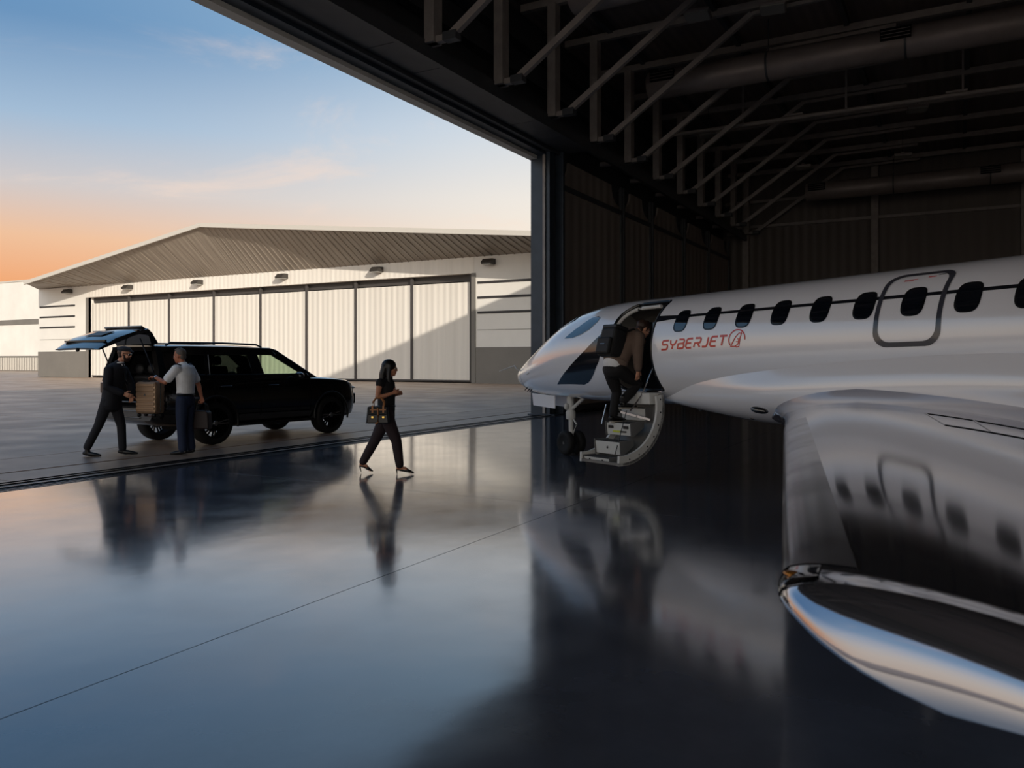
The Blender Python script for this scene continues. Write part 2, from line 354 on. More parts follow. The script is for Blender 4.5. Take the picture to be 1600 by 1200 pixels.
# gas pipe with hangers
pp = empty('pipe_run', (28.8, 9.2, 10.0)); tag(pp, 'thin straight grey pipe hung on rods between the two ducts', 'pipe')
MB().tube([(0, 0, 0), (0, -33, 0)], .07, 12).build('pipe', MT['truss'], pp, smooth=40)
for k in range(9): MB().box((-.03, -2.6-3.4*k, 0), (.03, -2.54-3.4*k, 1.55)).build('pipe_hanger', MT['truss'], pp)
for k in range(6): MB().box((-.1, -4.6-4.9*k, .06), (.1, -4.0-4.9*k, .12)).build('pipe_clamp', MT['truss'], pp)
# unlit high-bay lights
def highbay(X, Y, Z, label):
    e = empty('high_bay_light', (X, Y, Z), R(8)); tag(e, label, 'light', 'high bay lights')
    MB().box((-.34, -.34, .05), (.34, .34, .13)).build('housing', MT['duct'], e, bevel=.02)
    MB().box((-.3, -.3, .02), (.3, .3, .05)).build('lens', MT['lamp_lens'], e)
    MB().box((-.07, -.07, .13), (.07, .07, .24)).build('junction_box', MT['truss'], e)
    MB().tube([(0, 0, .24), (0, 0, ZR-Z)], .012, 6).build('drop_rod', MT['dark_steel'], e)
for X, Y, Z, lb in ((21.9, 4.26, 10.9, 'square high bay light at the top, above the long duct'), (20.9, 6.0, 10.7, 'square high bay light beside the truss posts near the doorway'),
                 (30.4, 8.3, 10.2, 'small high bay light at the end of the thin pipe'), (31.5, 1.2, 10.4, 'high bay light hanging under the middle of the thin pipe'),
                 (37.5, 2.0, 10.2, 'high bay light above the farthest duct'), (37.5, 6.0, 10.2, 'high bay light near the far corner of the roof')):
    highbay(X, Y, Z, lb)

# ================================================================== apron
ground = tag(MB().box((-400, 13.66, -.4), (700, 900, -.025)).build('ground', MT['concrete']), kind='structure')
MB().box((43.4, -400, -.4), (700, 13.6, -.03)).build('far_ground', MT['concrete'], ground)
for i in range(-2, 8):
    for j in range(5):
        x, y = 6.2*i+1.0, 13.66+6.2*j
        MB().box((x+.01, y+.01, -.025), (x+6.19, y+6.19, 0)).build('apron_slab', MT['concrete'], ground)

# ================================================================== hangar across the apron
FX = 50.0
def FY(px, X=FX):
    k = (800-px)/1250; return X*(sT+cT*k)/(cT-sT*k)
fh = empty('aircraft_hangar', (FX, 0, 0)); tag(fh, 'white hangar across the apron with tall sliding doors and a ribbed gable canopy', 'building')
yl, yr = FY(60), 12.0
dl, drr = FY(138), FY(737)
MB().box((.02, dl, 0), (30, yl, 9.3)).build('wall', MT['ex_wall'], fh)
MB().box((.02, yr, 0), (30, drr, 9.3)).build('wall', MT['ex_wall'], fh)
MB().box((0, drr-.2, 8.1), (1.2, dl+.2, 9.3)).build('header_band', MT['ex_fascia'], fh)
MB().box((.6, drr, 7.6), (.9, dl, 8.1)).build('door_pocket', MT['ex_dark'], fh)
MB().box((.9, drr, 0), (1.2, dl, 8.1)).build('door_backing', MT['ex_dark'], fh)
for y in (dl, drr-.35): MB().box((-.06, y, 0), (.3, y+.35, 8.1)).build('door_jamb', MT['ex_base'], fh)
px = [138, 197, 260, 330, 403, 475, 552, 640, 733]
for i in range(8):
    a, b = FY(px[i]), FY(px[i+1])
    x0 = .34
    lf = MB().box((x0, b+.12, .1), (x0+.1, a-.06, 7.5)).build('door_leaf', MT['ex_leaf'], fh)
    MB().box((x0-.06, b-.10, .1), (x0+.12, b+.14, 8.05)).build('leaf_edge', MT['ex_dark'], lf)
    MB().box((x0-.02, b+.12, .1), (x0+.02, a-.06, .22)).build('bottom_seal', MT['ex_dark'], lf)
for (a, b) in ((FY(117), FY(62)), (yr, drr-.5)):
    for z in (5.1, 6.2, 7.3):
        MB().box((-.02, a, z), (.05, b, z+.17)).build('wall_groove', MT['ex_groove'], fh)
    for z in (3.9,): MB().box((-.004, a, z), (.05, b, z+.03)).build('panel_joint', MT['ex_base'], fh)
MB().box((-.05, dl+.4, 0), (.05, yl, 2.65)).build('base_panel', MT['ex_base'], fh)
MB().box((-.05, yr, 0), (.05, drr-.4, 2.65)).build('base_panel', MT['ex_base'], fh)
# canted gable soffit: from the wall head out and up to the roof edge
OV = -4.0
edge = pchip([8, 23.7, 55.5, 81], [8.4, 9.87, 13.05, 9.4])
def edgez(y): return 13.05-(13.05-9.87)*(55.5-y)/31.8 if y < 55.5 else 13.05-(13.05-9.4)*(y-55.5)/25.5
ys = [8]+[10+1.5*k for k in range(31)]+[55.5]+[56.5+1.5*k for k in range(16)]+[81]
ys = sorted(set(y for y in ys if 8 <= y <= 81))
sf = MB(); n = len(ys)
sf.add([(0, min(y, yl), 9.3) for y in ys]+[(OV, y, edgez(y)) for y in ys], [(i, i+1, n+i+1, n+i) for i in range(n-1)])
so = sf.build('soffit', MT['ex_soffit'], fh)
rb = MB(); y = 9.0
while y < 80.5:
    rb.bar((0, min(y, yl-.05), 9.29), (OV+.05, y, edgez(y)-.03), .07, .06); y += .62
tag(rb.build('soffit_rib', MT['ex_soffit'], fh), kind='stuff')
rf = MB()
rf.add([(OV-.1, y, edgez(y)+.06) for y in ys]+[(40, y, edgez(y)+.06) for y in ys], [(i, i+1, n+i+1, n+i) for i in range(n-1)])
rf.build('roof', MT['roof_edge'], fh)
for a, b in ((8, 55.5), (55.5, 81)):
    MB().bar((OV-.08, a, edgez(a)), (OV-.08, b, edgez(b)), .14, .34).build('roof_fascia', MT['roof_edge'], fh)
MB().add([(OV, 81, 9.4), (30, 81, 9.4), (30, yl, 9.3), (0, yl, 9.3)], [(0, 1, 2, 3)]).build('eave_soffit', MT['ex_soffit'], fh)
for i, (p, pos) in enumerate(((110, 'leftmost, beside the grooved left wall'), (204, 'above the leftmost sliding door'), (313, 'above the third sliding door'), (445, 'above the middle sliding doors'), (593, 'above the door behind the walking woman'), (767, 'rightmost, past the end of the sliding doors'))):
    e = empty('wall_light', (FX-.02, FY(p), 8.75)); tag(e, 'dark wall light on the far hangar, '+pos, 'wall light', 'wall lights on the far hangar')
    MB().prism([(0, .28), (-.45, .28), (-.75, 0), (-.7, -.12), (0, -.12)], (0, -.42, 0), (1, 0, 0), (0, 0, 1), (0, .84, 0)).build('housing', MT['lamp_body'], e, bevel=.02)
    MB().box((-.68, -.36, -.17), (-.1, .36, -.12)).build('lens', MT['lamp_lens'], e)
# building far left
lb = empty('warehouse', (80, 134, 0)); tag(lb, 'plain white building with grey bands at the far left', 'building')
MB().box((0, 0, 0), (40, 90, 15.6)).build('wall', MT['ex_wall'], lb)
for z, h in ((10.4, .9),): MB().box((-.06, -.06, z-2.4), (0, 90, z-2.4+h)).build('wall_band', MT['ex_base'], lb)
MB().box((-.12, -.1, 15.5), (40.1, 90, 15.75)).build('roof_edge', MT['roof_edge'], lb)
MB().box((-.05, -.05, 0), (0, 90, 2.6)).build('base_band', MT['ex_base'], lb)
for k in range(60): MB().box((-.1, .3+.75*k, .1), (-.05, .75+.75*k, 2.3)).build('louvre_panel', MT['ex_wall'] if k % 1 else MT['roof_edge'], lb)
# ================================================================== business jet
MT['jet_white'] = mat('aircraft_white_paint', (240, 242, 250), .2, .06, coat=1.0)
MT['jet_wing'] = mat('wing_polished_skin', (178, 180, 190), .07, .92, rnoise=(.8, .05, .10))
MT['jet_le'] = mat('leading_edge_metal', (172, 172, 178), .2, .9, rnoise=(2.5, .14, .26))
MT['jet_line'] = mat('aircraft_charcoal_paint', (26, 29, 36), .14, coat=.6)
MT['jet_band'] = mat('exit_outline_paint', (62, 64, 74), .18, coat=.5)
MT['jet_red'] = mat('aircraft_red_paint', (206, 38, 34), .25, coat=.4)
MT['jet_glass'] = mat('cabin_glass', (12, 17, 26), .04, coat=1.0, spec=.8)
MT['jet_frame'] = mat('window_frame_paint', (24, 25, 29), .25)
MT['jet_shield'] = mat('windshield_glass', (40, 52, 66), .04, coat=1.0, spec=.9)
MT['jet_in'] = mat('cabin_lining', (190, 186, 180), .6)
MT['jet_carpet'] = mat('cabin_carpet', (30, 30, 34), .9)
MT['galley'] = mat('galley_cabinet', (44, 50, 60), .3)
MT['galley_blue'] = mat('galley_light_panel', (176, 204, 232), .25)
MT['stair_white'] = mat('airstair_white', (206, 206, 204), .35)
MT['stair_grey'] = mat('airstair_grey', (112, 112, 112), .4, .2, noise=(4, .15))
MT['tread'] = mat('tread_grip', (38, 38, 41), .8, bump=(120, .3, .004))
MT['chrome'] = mat('polished_metal', (200, 200, 204), .12, 1.0)
MT['gear'] = mat('gear_paint', (196, 196, 194), .35)
MT['tyre'] = mat('tyre_rubber', (17, 17, 18), .75)
MT['rim'] = mat('aircraft_rim', (168, 168, 170), .3, .6)
MT['label_yel'] = mat('placard_yellow', (196, 204, 70), .5)
MT['gold'] = mat('nav_lamp_gold', (196, 130, 60), .2, .7)
MT['lens'] = mat('nav_lens', (20, 24, 30), .03, coat=1.0, spec=.9)
AZ = R(32.6)
sA, cA = math.sin(AZ), math.cos(AZ)
NOSE = W(.181, 15.11, 0)
jet = empty('business_jet', NOSE, TH+AZ+PI); jet.rotation_euler = (0, R(-1.0), TH+AZ+PI)
tag(jet, 'white twin-engine business jet with red lettering and its air-stair door open', 'aircraft')
# local frame: +X aft from the nose tip, -Y port (door side), +Z up
S0 = [0, .02, .1, .3, .535, 1.04, 1.42, 1.87, 2.34, 2.95, 3.5, 4.2, 9.3, 10.6, 12, 13.3, 14]
f_t = pchip(S0, [1.32, 1.375, 1.44, 1.535, 1.63, 1.868, 2.06, 2.255, 2.39, 2.462, 2.475, 2.47, 2.47, 2.46, 2.43, 2.36, 2.28])
f_b = pchip(S0, [1.32, 1.265, 1.19, 1.10, 1.04, .985, .965, .945, .928, .915, .91, .91, .91, 1.02, 1.42, 1.88, 2.18])
f_w = pchip(S0, [0.002, .062, .14, .255, .36, .53, .615, .69, .74, .772, .78, .78, .78, .71, .46, .2, .03])
f_c = pchip(S0, [1.32, 1.322, 1.33, 1.345, 1.37, 1.43, 1.5, 1.575, 1.63, 1.675, 1.69, 1.69, 1.69, 1.74, 1.93, 2.12, 2.23])
def fus(s, a, off=0.0):
    """port side of the fuselage: a = elevation angle from the widest line, +90 top, -90 keel; beyond 90 goes to starboard"""
    w, c = f_w(s), f_c(s); h = (f_t(s)-c) if math.sin(a) >= 0 else (c-f_b(s))
    y, z = -w*math.cos(a), c+h*math.sin(a)
    if off:
        n = Vector((0, -math.cos(a)*h, math.sin(a)*w)).normalized(); y += n.y*off; z += n.z*off
    return Vector((s, y, z))
NA = 72
stn = [0.0, .01, .03, .06, .1, .15, .21] + [.28+.07*i for i in range(45)] + [3.43+.12*i for i in range(50)] + [9.43+.2*i for i in range(23)] + [14.0]
fm = MB()
fm.loft([[fus(s, 2*PI*k/NA) for k in range(NA)] for s in stn], caps=True)
fo = fm.build('fuselage', [MT['jet_white'], MT['jet_in']], jet, smooth=50)
# hollow shell with the door hole cut out
DS0, DS1, DZ0, DZ1 = 3.55, 4.45, 1.12, 2.385
md = fo.modifiers.new('shell', 'SOLIDIFY'); md.thickness = .06; md.offset = -1; md.material_offset = 1; md.material_offset_rim = 1
def rrect(x0, x1, y0, y1, r, n=6):
    rr = r if isinstance(r, (list, tuple)) else [r]*4; out = []
    for (cx, cy, q, a0) in ((x1, y0, rr[0], -90), (x1, y1, rr[1], 0), (x0, y1, rr[2], 90), (x0, y0, rr[3], 180)):
        sx = -1 if cx == x1 else 1; sy = 1 if cy == y0 else -1
        for i in range(n+1):
            a = R(a0+90*i/n); out.append((cx+sx*q+q*math.cos(a), cy+sy*q+q*math.sin(a)))
    return out
door_poly = rrect(DS0, DS1, DZ0, DZ1, [.04, .05, .30, .12])
cut = MB().prism(door_poly, (0, -1.4, 0), (1, 0, 0), (0, 0, 1), (0, 1.4-.2, 0)).build('cutter', MT['jet_in'])
cut.parent = jet
bo = fo.modifiers.new('door_hole', 'BOOLEAN'); bo.object = cut; bo.operation = 'DIFFERENCE'; bo.solver = 'EXACT'
def bake(o, *kill):
    bpy.context.view_layer.update(); dg = bpy.context.evaluated_depsgraph_get()
    me = bpy.data.meshes.new_from_object(o.evaluated_get(dg)); o.modifiers.clear(); o.data = me; me.name = o.name
    for k in kill: bpy.data.objects.remove(k)
bake(fo, cut)
def port_y(s, z, off=0.0):
    c = f_c(s); h = (f_t(s)-c) if z >= c else (c-f_b(s)); t = max(-1, min(1, (z-c)/h)); return fus(s, math.asin(t), off)
# rim round the door hole
dense = []
for i in range(len(door_poly)):
    a, b = Vector(door_poly[i]), Vector(door_poly[(i+1) % len(door_poly)]); m = max(1, int((b-a).length/.05))
    dense += [a.lerp(b, k/m) for k in range(m)]
MB().tube([port_y(p.x, p.y, -.012) for p in dense], .022, 8, loop=True, up=(1, 0, 0)).build('door_seal', MT['jet_frame'], jet, smooth=40)
top = [p for p in dense if p.y > 1.9]
MB().tube([port_y(p.x*.97+.03*4.0, p.y-.03, -.05) for p in dense if p.y > 1.5 and p.x < 4.3], .028, 8, up=(1, 0, 0)).build('door_frame', MT['stair_white'], jet, smooth=40)
MB().box((DS0+.02, -.58, 1.09), (DS1-.02, -.36, 1.115)).build('door_sill', MT['chrome'], jet, bevel=.005)
# cabin behind the door
MB().box((2.9, -.40, 1.06), (8.5, .40, 1.10)).build('cabin_floor', MT['jet_carpet'], jet)
def bulkhead(s, y0, y1, name, m):
    pts = [(fus(s, R(a)).y, fus(s, R(a)).z) for a in range(0, 360, 10)]
    pts = [(max(y0, min(y1, y*.9)), max(1.06, min(2.4, 1.69+(z-1.69)*.9))) for y, z in pts]
    MB().prism(pts, (s, 0, 0), (0, 1, 0), (0, 0, 1), (.04, 0, 0)).build(name, m, jet)
bulkhead(2.75, -.1, .8, 'cockpit_bulkhead', MT['jet_in'])
bulkhead(4.75, -.8, .1, 'cabin_bulkhead', MT['jet_in'])
gl = MB().box((3.2, .15, 1.1), (4.12, .6, 2.15)).build('galley_cabinet', MT['galley'], jet, bevel=.01)
for z in (1.3, 1.55, 1.8): MB().box((3.3, .135, z), (4.05, .15, z+.2)).build('drawer_front', MT['galley'], gl, bevel=.004)
MB().box((3.5, .13, 2.0), (3.53, .15, 2.14)).build('light_strip', MT['galley_blue'], gl)
MB().box((4.16, -.05, 1.12), (4.74, .4, 2.05)).build('closet', MT['galley_blue'], jet, bevel=.01)
for q in range(3): MB().box((4.22, -.056, 1.78-.05*q), (4.66, -.05, 1.80-.05*q)).build('closet_slot', MT['galley'], bpy.data.objects['closet'])
# ---- painted and glazed pieces laid on the skin: (s, angle) outlines mapped to the fuselage
def skin_patch(name, m, poly, parent, off=.004, thick=.004, step=.04):
    """poly in (s, arc metres on the port side measured from the widest line)"""
    bm = bmesh.new()
    vs = [bm.verts.new((x, y, 0)) for x, y in poly]; bm.faces.new(vs)
    xs_ = [p[0] for p in poly]; ys_ = [p[1] for p in poly]
    for ax, lo, hi in ((0, min(xs_), max(xs_)), (1, min(ys_), max(ys_))):
        n = int((hi-lo)/step)
        for i in range(1, n+1):
            v = lo+(hi-lo)*i/(n+1); co = (v, 0, 0) if ax == 0 else (0, v, 0); no = (1, 0, 0) if ax == 0 else (0, 1, 0)
            bmesh.ops.bisect_plane(bm, geom=bm.verts[:]+bm.edges[:]+bm.faces[:], plane_co=co, plane_no=no)
    for v in bm.verts:
        s, a = v.co.x, v.co.y/max(f_w(v.co.x), .05); v.co = fus(s, a, off)
    bmesh.ops.recalc_face_normals(bm, faces=bm.faces)
    if bm.faces and sum(f.normal.y for f in bm.faces) > 0: bmesh.ops.reverse_faces(bm, faces=bm.faces)
    me = bpy.data.meshes.new(name); bm.to_mesh(me); bm.free(); me.materials.append(m)
    me.polygons.foreach_set('use_smooth', [True]*len(me.polygons))
    o = bpy.data.objects.new(name, me); COL.objects.link(o); o.parent = parent
    return o
def supel(cx, cy, hx, hy, n=3.2, m=32, shear=0.0):
    out = []
    for i in range(m):
        t = 2*PI*i/m; c, s = math.cos(t), math.sin(t)
        x = hx*math.copysign(abs(c)**(2/n), c); y = hy*math.copysign(abs(s)**(2/n), s); out.append((cx+x+shear*y, cy+y))
    return out
WY = .385         # arc height of the window centres
for i in range(9):
    s = 4.95+.5326*i
    fr = skin_patch('window_frame', MT['jet_frame'], supel(s, WY, .122, .168), jet, .004, .004)
    skin_patch('cabin_window', MT['jet_glass'], supel(s+.006, WY-.008, .104, .146), fr, .008, .003)
for i in range(9):
    a = (4.47 if i == 0 else 4.95+.5326*(i-1)+.118); b = 4.95+.5326*i-.118
    h0 = .062 if i == 0 else .026; h1 = .034 if i == 0 else .026
    skin_patch('cheat_line', MT['jet_line'], [(a, .455-h0), (b, .455-h1), (b, .455+h1*.6), (a, .455+h0*.6)], jet, .003, .003)
def band(outer, inner):       # closed band between two matching outlines, as quads
    return [[outer[i], outer[(i+1) % len(outer)], inner[(i+1) % len(inner)], inner[i]] for i in range(len(outer))]
def skin_ring(name, m, outer, inner, parent, off=.005):
    mb = MB(); mb.loft([[fus(a, b/f_w(a), off), fus((a+c)/2, (b+d)/2/f_w((a+c)/2), off), fus(c, d/f_w(c), off)] for (a, b), (c, d) in zip(outer, inner)], False, False, 0, True)
    return mb.build(name, m, parent, smooth=60)
def dens(poly, step=.05):
    out = []
    for i in range(len(poly)):
        a, b = Vector(poly[i]), Vector(poly[(i+1) % len(poly)]); m = max(1, int((b-a).length/step)); out += [tuple(a.lerp(b, k/m)) for k in range(m)]
    return out
eo = rrect(7.76, 8.46, -.085, .80, [.15, .13, .17, .15], 6); 
ei = [(8.11+(x-8.11)*(.30/.35), .3575+(y-.3575)*(.3925/.4425)) for x, y in eo]
pairs = [(eo[i], ei[i]) for i in range(len(eo))]; po, pi_ = [], []
for i in range(len(pairs)):
    (a, b), (c, d) = pairs[i], pairs[(i+1) % len(pairs)]; m = max(1, int((Vector(a)-Vector(c)).length/.05))
    for k in range(m): po.append(tuple(Vector(a).lerp(Vector(c), k/m))); pi_.append(tuple(Vector(b).lerp(Vector(d), k/m)))
skin_ring('exit_outline', MT['jet_band'], po, pi_, jet)
# small red placard and handle mark on the exit
for (x0, x1, y0, y1) in ((7.95, 8.09, .672, .680), (7.95, 8.05, .655, .663), (8.19, 8.27, .69, .704)):
    skin_patch('exit_placard', MT['jet_red'], [(x0, y0), (x1, y0+.004), (x1, y1+.004), (x0, y1)], jet, .005, .002)
skin_patch('exit_handle', MT['jet_band'], [(8.28, .715), (8.36, .722), (8.34, .732), (8.29, .726)], jet, .006, .004)
# dark swoosh on the nose
skin_patch('nose_swoosh', MT['jet_line'], [(1.94, -.46), (2.72, -.52), (2.86, -.485), (2.98, -.42), (3.1, -.33), (3.3, -.14), (3.36, -.02), (3.5, .10), (3.5, .38), (3.2, .19), (2.98, .05), (2.72, -.08), (2.3, -.28)], jet, .003, .003)
# windshield panes
skin_patch('windshield_pane', MT['jet_shield'], [(2.32, .30), (2.58, .275), (2.8, .305), (2.98, .375), (3.10, .50), (3.10, .58), (3.02, .62), (2.86, .60), (2.64, .46)], jet, .006, .006)
for sgn in (1,):
    pn = MB(); rows = []
    for k in range(7):
        a = R(52+5.6*k); rows.append([fus(1.55+.75*j/6, a, .006) for j in range(7)])
    pn.loft(rows, False, False); pn.build('windshield_pane', MT['jet_shield'], jet, smooth=60, solid=.006)
    pn = MB(); rows = []
    for k in range(7):
        a = R(94+5.6*k); rows.append([fus(1.55+.75*j/6, a, .006) for j in range(7)])
    pn.loft(rows, False, False); pn.build('windshield_pane', MT['jet_shield'], jet, smooth=60, solid=.006)
# seam of the radome and belly ports
def ring_seam(s, r=.004): MB().tube([fus(s, 2*PI*k/48, -.001) for k in range(48)], r, 6, loop=True).build('radome_seam', MT['jet_band'], jet)
ring_seam(.52, .0035)
MB().tube([port_y(.45, 1.43, -.02), port_y(.40, 1.43, .07), port_y(.25, 1.43, .14), Vector((-.1, -.42, 1.42))], [.014, .014, .012, .006], 8).build('pitot_probe', MT['gear'], jet, smooth=40)
for s, z in ((.62, 1.12), (.70, 1.10), (.78, 1.09)): MB().tube([port_y(s, z, -.01), port_y(s, z, .05)+Vector((-.04, 0, -.01))], [.012, .008], 6).build('air_probe', MT['jet_frame'], jet)
MB().tube([port_y(.93, 1.36, 0), port_y(1.02, 1.37, .02), port_y(1.07, 1.39, 0)], .009, 6).build('air_vane', MT['gear'], jet)
# ---- lettering, drawn as strokes on the skin
def stroke(pts, w, closed=False, n=3):
    P = [Vector(p) for p in pts]; out = []
    Q = []
    for i in range(len(P)-1):
        m = max(1, int((P[i+1]-P[i]).length/.04)); Q += [P[i].lerp(P[i+1], k/m) for k in range(m)]
    Q.append(P[-1]); L_, R_ = [], []
    for i, p in enumerate(Q):
        if closed and i in (0, len(Q)-1): t = Q[1]-Q[-2]
        else: t = Q[min(i+1, len(Q)-1)]-Q[max(i-1, 0)]
        t.normalize(); nn = Vector((-t.y, t.x)); L_.append(p+nn*w/2); R_.append(p-nn*w/2)
    return L_, R_
def arc(cx, cy, rx, ry, a0, a1, n=8): return [(cx+rx*math.cos(R(a0+(a1-a0)*i/n)), cy+ry*math.sin(R(a0+(a1-a0)*i/n))) for i in range(n+1)]
GL = {   # unit height 1, unit width 1
 'S': [[(1, 1), (.25, 1)] + arc(.22, .77, .2, .23, 90, 270, 6)[1:] + [(.75, .54)] + arc(.78, .27, .2, .27, 90, -90, 6)[1:] + [(0, 0)]],
 'Y': [[(.0, 1), (.12, .6), (.3, .47), (.52, .45)], [(1, 1), (.84, .6), (.68, .47), (.5, .45)], [(.52, .47), (.46, 0)]],
 'B': [[(.1, 1), (.75, 1)] + arc(.76, .77, .2, .23, 90, -90, 6)[1:] + [(.2, .52)], [(.76, .52)] + arc(.76, .26, .24, .26, 90, -90, 6)[1:] + [(.05, 0), (.05, .52), (.25, .52)]],
 'E': [[(1, 1), (.25, 1), (.06, .85), (.02, .15), (.2, 0), (.95, 0)], [(.1, .51), (.85, .51)]],
 'R': [[(.08, 1), (.75, 1)] + arc(.76, .74, .22, .26, 90, -90, 6)[1:] + [(.1, .46), (.04, 0)], [(.5, .46), (.98, 0)]],
 'J': [[(.9, 1), (.9, .25), (.72, 0), (0, 0)]],
 'T': [[(0, 1), (1.05, 1)], [(.55, 1), (.5, 0)]],
}
TX0, TX1, TY0, TH_ = 4.655, 5.78, -.01, .118
wt = {'S': 1, 'Y': 1, 'B': 1, 'E': .95, 'R': 1, 'J': .8, 'T': 1}
word = 'SYBERJET'; tot = sum(wt[c] for c in word)+.32*(len(word)-1); un = (TX1-TX0)/tot; x = TX0
for ch in word:
    mb = MB()
    for st in GL[ch]:
        pts = [(x+un*wt[ch]*px_+.22*TH_*(py_), TY0+TH_*py_+.02*(x-TX0)) for px_, py_ in st]
        Lf, Rt = stroke(pts, .026)
        mb.loft([[fus(a.x, a.y/f_w(a.x), .004), fus(b.x, b.y/f_w(b.x), .004)] for a, b in zip(Lf, Rt)], False, False)
    mb.build('letter', MT['jet_red'], jet, solid=.002); x += un*(wt[ch]+.32)
em = MB(); ex, ey = 5.965, .078
for pts, w in ((arc(ex, ey, .125, .118, 285, -8+0, 20)[::-1] if False else arc(ex, ey, .125, .118, -5, 215, 20), .016),
               ([(ex-.10, ey-.085), (ex-.02, ey-.085), (ex+.02, ey-.06), (ex+.07, ey+.07), (ex+.03, ey+.075), (ex-.02, ey+.03), (ex-.09, ey-.08)], .014),
               ([(ex-.01, ey-.03), (ex+.025, ey-.03), (ex+.03, ey+.005), (ex+.005, ey+.005)], .012),
               ([(ex+.065, ey+.085), (ex+.035, ey-.09), (ex-.01, ey-.095)], .014)):
    Lf, Rt = stroke(pts, w); em.loft([[fus(a.x, a.y/f_w(a.x), .004), fus(b.x, b.y/f_w(b.x), .004)] for a, b in zip(Lf, Rt)], False, False)
em.build('emblem', MT['jet_red'], jet, solid=.002)
# ---- belly fairing
bf = MB(); rings = []
chA = pchip([4.3, 5.2, 6.2, 7.7, 8.8, 10.4], [-1.05, -.62, -.42, -.27, -.22, -.3])
bb = pchip([4.3, 4.9, 6.2, 9.2, 10.4], [.93, .84, .715, .70, .90]); bw = pchip([4.3, 5.4, 6.6, 9.4, 10.4], [0, .03, .14, .14, .0])
for i in range(42):
    s = 4.3+6.1*i/41; p = fus(s, chA(s), .002); half = []
    for k in range(13):
        t = k/12*PI/2; q = math.sin(min(1, k/3)*PI/2)
        half.append((s, -(-p.y+bw(s)*q)*math.cos(t)**.7 if k < 12 else 0.0, p.z-(p.z-bb(s))*math.sin(t)**.85))
    rings.append(half+[(a, -b, c) for a, b, c in half[-2::-1]])
bf.loft(rings, False, False); bfo = bf.build('belly_fairing', MT['jet_white'], jet, smooth=50)
for s, k in ((4.95, 9), (6.0, 8)):
    i = int((s-4.3)/6.1*41); v = Vector(rings[i][k]); MB().ell(v, (.035, .012, .02)).build('drain_port', MT['jet_frame'], jet, smooth=60)
# ---- wings
def airfoil(n=18):      # (chord fraction, upper, lower) of unit chord and unit thickness
    xs_ = [(1-math.cos(PI*i/n))/2 for i in range(n+1)]
    th = [ (2.969*math.sqrt(x)-1.26*x-3.516*x*x+2.843*x**3-1.015*x**4)/1.0 for x in xs_]
    return xs_, [t/1.0*.5 for t in th]
AX, ATH = airfoil()
_tipf = pchip([6.45, 6.55, 6.63, 6.685, 6.712, 6.722, 6.725], [11.169, 11.235, 11.315, 11.42, 11.53, 11.64, 11.78])
def le_s(p): return 6.66+(p-.8)*(11.169-6.66)/(6.45-.8) if p < 6.45 else _tipf(p)
def te_s(p): return 9.35+(max(p, .3)-.3)*(12.4-9.35)/6.4
def wz(p): return .855-.0095*(p-.8)
def wsec(p, side=-1, fr0=0.0, fr1=1.0, zoff=0.0):
    a, b = le_s(p), te_s(p); ch = b-a; fil = .36*math.exp(-max(p-.62, 0)/.20)
    tc = .125-.004*p
    if p < 2: a -= fil*.55; ch = b-a
    up, lo = [], []
    q = max(0.0, (p-6.60)/.1255); ue = min(1, max(0, (p-6.47)/.19)); rise = .024*ue*ue*(3-2*ue); kk = max(.06, math.sqrt(max(0, 1-q*q))); dp = .11*(1-math.sqrt(max(0, 1-q*q)))
    thick = tc*(te_s(min(p, 6.45))-le_s(min(p, 6.45)) if p > 2 else ch)*kk
    for x, t in zip(AX, ATH):
        if x < fr0-1e-6 or x > fr1+1e-6: continue
        zz = wz(p)+.012*math.sin(PI*x)*ch*.5-dp+rise*(1-(1-min(1, x*1.5))**2)
        up.append((a+x*ch, side*p, zz+t*thick*1.15+fil*(.35+.65*min(1, x*3)) * (1-x*.25)))
        lo.append((a+x*ch, side*p, zz-t*thick*.85))
    return up, lo
ps = [.45, .6, .7, .8, .92, 1.05, 1.2, 1.4, 1.7, 2.1, 2.6, 3.2, 3.8, 4.4, 5.0, 5.5, 6.0, 6.25, 6.34, 6.37, 6.40, 6.43, 6.46, 6.48, 6.50, 6.52, 6.54, 6.56, 6.58, 6.60]
pt = [6.602, 6.62, 6.637, 6.653, 6.667, 6.68, 6.691, 6.70, 6.708, 6.714, 6.719, 6.7225, 6.7248]
